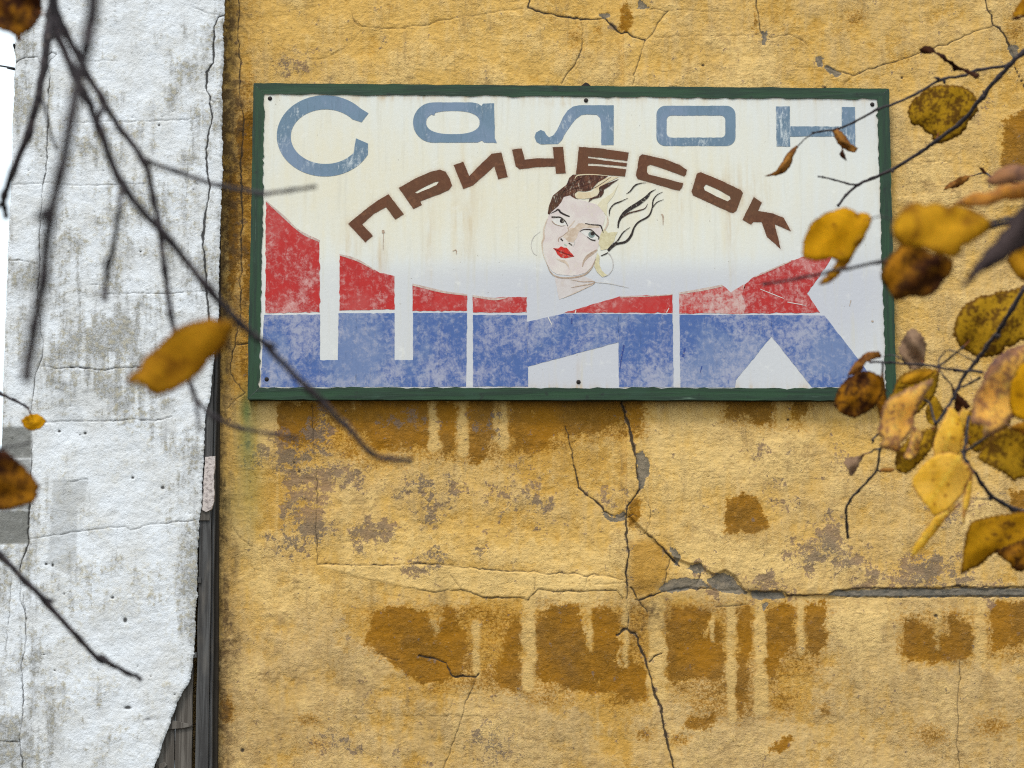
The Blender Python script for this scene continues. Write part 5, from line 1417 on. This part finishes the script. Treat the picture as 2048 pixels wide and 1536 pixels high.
b.leaf(z6([(1172, 560), (1166, 700), (1132, 850), (1092, 992), (1062, 995), (1088, 880), (1108, 760), (1120, 650)]), LM['pale'], 2.4, 0.5, 0.15, 0.03, 0.6)
b.leaf(z5([(1170, 865), (1180, 700), (1210, 610), (1290, 500), (1370, 420), (1480, 330), (1600, 255), (1640, 400), (1600, 640), (1520, 800), (1420, 900), (1300, 962), (1255, 985), (1238, 920)]), LM['pink'], 2.1, 0.1, 0.16, 0.10, 1.4)
b.leaf(z5([(1450, 640), (1480, 500), (1567, 370), (1640, 340), (1650, 860), (1540, 842), (1470, 800)]), LM['yellow'], 2.0, 0.1, 0.1, 0.05, 1.4)
b.leaf(z5([(1450, 885), (1500, 868), (1640, 860), (1640, 980), (1560, 950), (1500, 930)]), LM['ochre'], 2.2, 0.2, 0.1, 0.05, 1.4)
b.leaf(z6([(1208, 440), (1250, 350), (1340, 258), (1460, 200), (1640, 170), (1650, 580), (1540, 600), (1490, 632), (1420, 570), (1350, 528), (1260, 490)]), LM['olive'], 2.45, 0.1, 0.1, 0.04, 2.2)
b.leaf(z6([(1078, 1335), (1100, 1180), (1140, 960), (1250, 910), (1400, 880), (1640, 865), (1650, 1290), (1510, 1312), (1440, 1240), (1350, 1180), (1250, 1252), (1150, 1300)]), LM['spot'], 2.45, 0.12, 0.1, 0.05, 1.8)
b.leaf(z6([(1340, 1175), (1440, 1120), (1640, 1040), (1650, 1292), (1512, 1316), (1440, 1245)]), LM['patch'], 2.42, 0.12, 0.1, 0.05, 1.8)
b.leaf(z6([(350, 410), (290, 432), (210, 440), (180, 480), (212, 530), (235, 585), (270, 560), (300, 500)]), LM['tan'], 3.3, 0.3, 0.2, 0.12, 1.2)
b.leaf(z6([(455, 542), (480, 524), (560, 524), (572, 536), (540, 556), (460, 556)]), LM['gold'], 3.3, 0.4, 0.1, 0.03, 0.3)

b.leaf([(1778, 800), (1800, 752), (1845, 735), (1880, 742), (1868, 790), (1830, 830), (1795, 838)], LM['olive'], 2.85, 0.2, 0.15, 0.06, 1.8)
b.leaf([(1925, 870), (1945, 812), (1985, 770), (2030, 780), (2026, 840), (1990, 890), (1950, 905)], LM['olive'], 2.6, 0.15, 0.15, 0.06, 1.8)
b.leaf([(1960, 762), (1990, 716), (2040, 690), (2090, 700), (2085, 760), (2030, 800), (1985, 800)], LM['mauve'], 2.3, 0.15, 0.15, 0.08, 1.6)
b.leaf([(1895, 905), (1905, 850), (1925, 812), (1942, 830), (1938, 890), (1920, 930)], LM['pale'], 2.65, 0.2, 0.1, 0.05, 1.0)
b.leaf([(1765, 740), (1775, 800), (1770, 838), (1758, 838), (1752, 800), (1757, 765)], LM['patch'], 2.7, 0.4, 0.1, 0.05, 0.8)
# --- small twig far right, sharper
b = Branch('tiny speckled dry leaf on a thin twig at the right edge of the sign', 3.9, (2240, 300))
b.twig('twig', [(2330, 300), (2200, 330), (2080, 366), (2030, 366), (1985, 355), (1974, 347), (1960, 347), (1945, 352)], 7, 2)
b.leaf(z3([(940, 1466), (985, 1410), (1040, 1372), (1100, 1350), (1160, 1350), (1120, 1400), (1050, 1440), (990, 1452)]), LM['gold'], 3.9, 0.3, 0.2, 0.06, 1.0)
b.leaf(z3([(1216, 1282), (1250, 1288), (1294, 1342), (1258, 1336)]), LM['dark'], 3.9, 0.3, 0.2, 0.06, 0.5)
b = Branch('yellow leaf with a dark curled edge at the top right corner of the view', 3.0, (2200, -100))
b.twig('twig', [(2260, -140), (2150, -60), (2090, -10), (2062, 10)], 8, 4)
b.leaf(z3([(1470, 140), (1500, 60), (1540, 0), (1640, -60), (1660, 110), (1545, 122)]), LM['ochre'], 3.0, 0.15, 0.15, 0.05, 1.2)
b.leaf(z3([(1468, 145), (1540, 118), (1650, 90), (1650, 130), (1560, 140), (1500, 152)]), LM['dark'], 2.98, 0.3, 0.1, 0.05, 0.8)

# --- left side
b = Branch('dark twig hanging over the left edge of the white wall, brown leaf at its top', 1.6, (120, -260))
b.twig('twig', [(150, -420), (120, -200), (108, -40), (102, 30), (96, 70), (88, 130), (76, 195), (56, 268), (26, 345), (8, 392), (8, 415), (13, 434)], 24, 10)
b.twig('twig', [(80, 188), (90, 215), (97, 250), (104, 275), (112, 296)], 6, 5)
b.bud(62, 255, 110, 26, 10); b.bud(110, 290, 70, 9, 7); b.bud(4, 405, 130, 16, 10)
b.leaf([(-40, 50), (-40, -60), (60, -60), (84, -10), (82, 30), (64, 56), (46, 70), (40, 88), (28, 72), (4, 60)], LM['patch'], 1.7, 0.12, 0.12, 0.06, 1.6)
b = Branch('long dark twig running down across the lower left corner of the sign', 1.2, (110, -300))
b.twig('twig', [(95, -420), (100, -150), (105, -20), (112, 60), (150, 150), (175, 200), (200, 260), (245, 370), (330, 470), (420, 580), (480, 645), (535, 695), (620, 780), (690, 850), (742, 905), (775, 918), (825, 922)], 20, 11)
b.twig('twig', [(245, 372), (236, 430), (226, 500), (214, 550), (210, 598)], 11, 9, 1.15)
b.bud(222, 515, 120, 30, 16, 1.16); b.bud(214, 575, 110, 26, 15, 1.16); b.bud(535, 690, 10, 20, 16); b.bud(160, 170, 40, 26, 14)
b = Branch('thin twig with one large blurred yellow leaf between the white wall and the sign', 1.36, (150, -240))
b.twig('twig', [(60, -420), (90, -150), (105, -10), (130, 60), (165, 128), (205, 200), (243, 262), (288, 320), (308, 400), (318, 450), (330, 540), (343, 635), (355, 690), (385, 780), (396, 805), (430, 836), (480, 856), (545, 868), (598, 878)], 16, 7)
b.twig('twig', [(288, 320), (350, 342), (440, 372), (520, 386), (580, 381), (632, 373)], 10, 7, 1.36, 1.3)
b.twig('twig', [(208, 208), (203, 222), (195, 244)], 12, 9)
b.twig('twig', [(388, 788), (394, 825), (400, 862)], 8, 6, 1.36, 1.3)
b.bud(340, 615, 85, 34, 15); b.bud(332, 530, 95, 20, 14); b.bud(288, 322, 60, 14, 13); b.bud(318, 455, 80, 18, 13)
b.leaf([(252, 764), (290, 718), (340, 665), (400, 638), (440, 636), (466, 648), (462, 670), (440, 702), (400, 746), (360, 776), (312, 790), (270, 776)], LM['ochre'], 1.1, 0.1, 0.15, 0.03, 2.6)
b = Branch('very blurred thick twig in front of the white wall, nearest to the viewer', 0.74, (200, -300))
b.twig('twig', [(215, -420), (196, -150), (188, -10), (186, 30), (178, 70), (168, 98)], 26, 22, None, None, 0.25)
b.twig('twig', [(190, -60), (178, 60), (160, 150), (142, 240), (120, 350), (100, 440), (86, 560), (70, 650), (50, 765)], 24, 24, None, None, 0.2)
b.bud(180, 60, 105, 40, 34); b.bud(104, 420, 150, 44, 30); b.bud(70, 640, 110, 40, 24)
b = Branch('dark twig rising from the lower left across the white wall, brown leaf above it', 1.8, (-200, 940))
b.twig('twig', [(-320, 760), (-180, 900), (-80, 1010), (0, 1110), (50, 1162), (92, 1205), (160, 1280), (198, 1318), (225, 1330), (255, 1346), (284, 1358)], 14, 9)
b.bud(85, 1200, 5, 30, 12); b.bud(196, 1312, 30, 36, 17)
b.twig('twig', [(-180, 900), (-90, 905), (0, 898), (62, 885)], 7, 4, 1.8, 1.4)
b.leaf([(-60, 920), (-30, 898), (10, 903), (50, 933), (82, 972), (66, 1005), (20, 1020), (-30, 1015), (-60, 970)], LM['patch'], 1.55, 0.1, 0.12, 0.05, 2.2)
b = Branch('small round yellow leaf on a thin twig against the white wall', 3.2, (-180, 700))
b.twig('twig', [(-260, 640), (-120, 715), (-40, 765), (0, 787), (28, 800), (50, 812), (56, 816)], 7, 4.5)
b.leaf([(42, 840), (58, 829), (78, 828), (92, 842), (82, 856), (68, 863), (50, 856)], LM['yellow'], 3.2, 0.1, 0.2, 0.04, 1.0)
print('built')
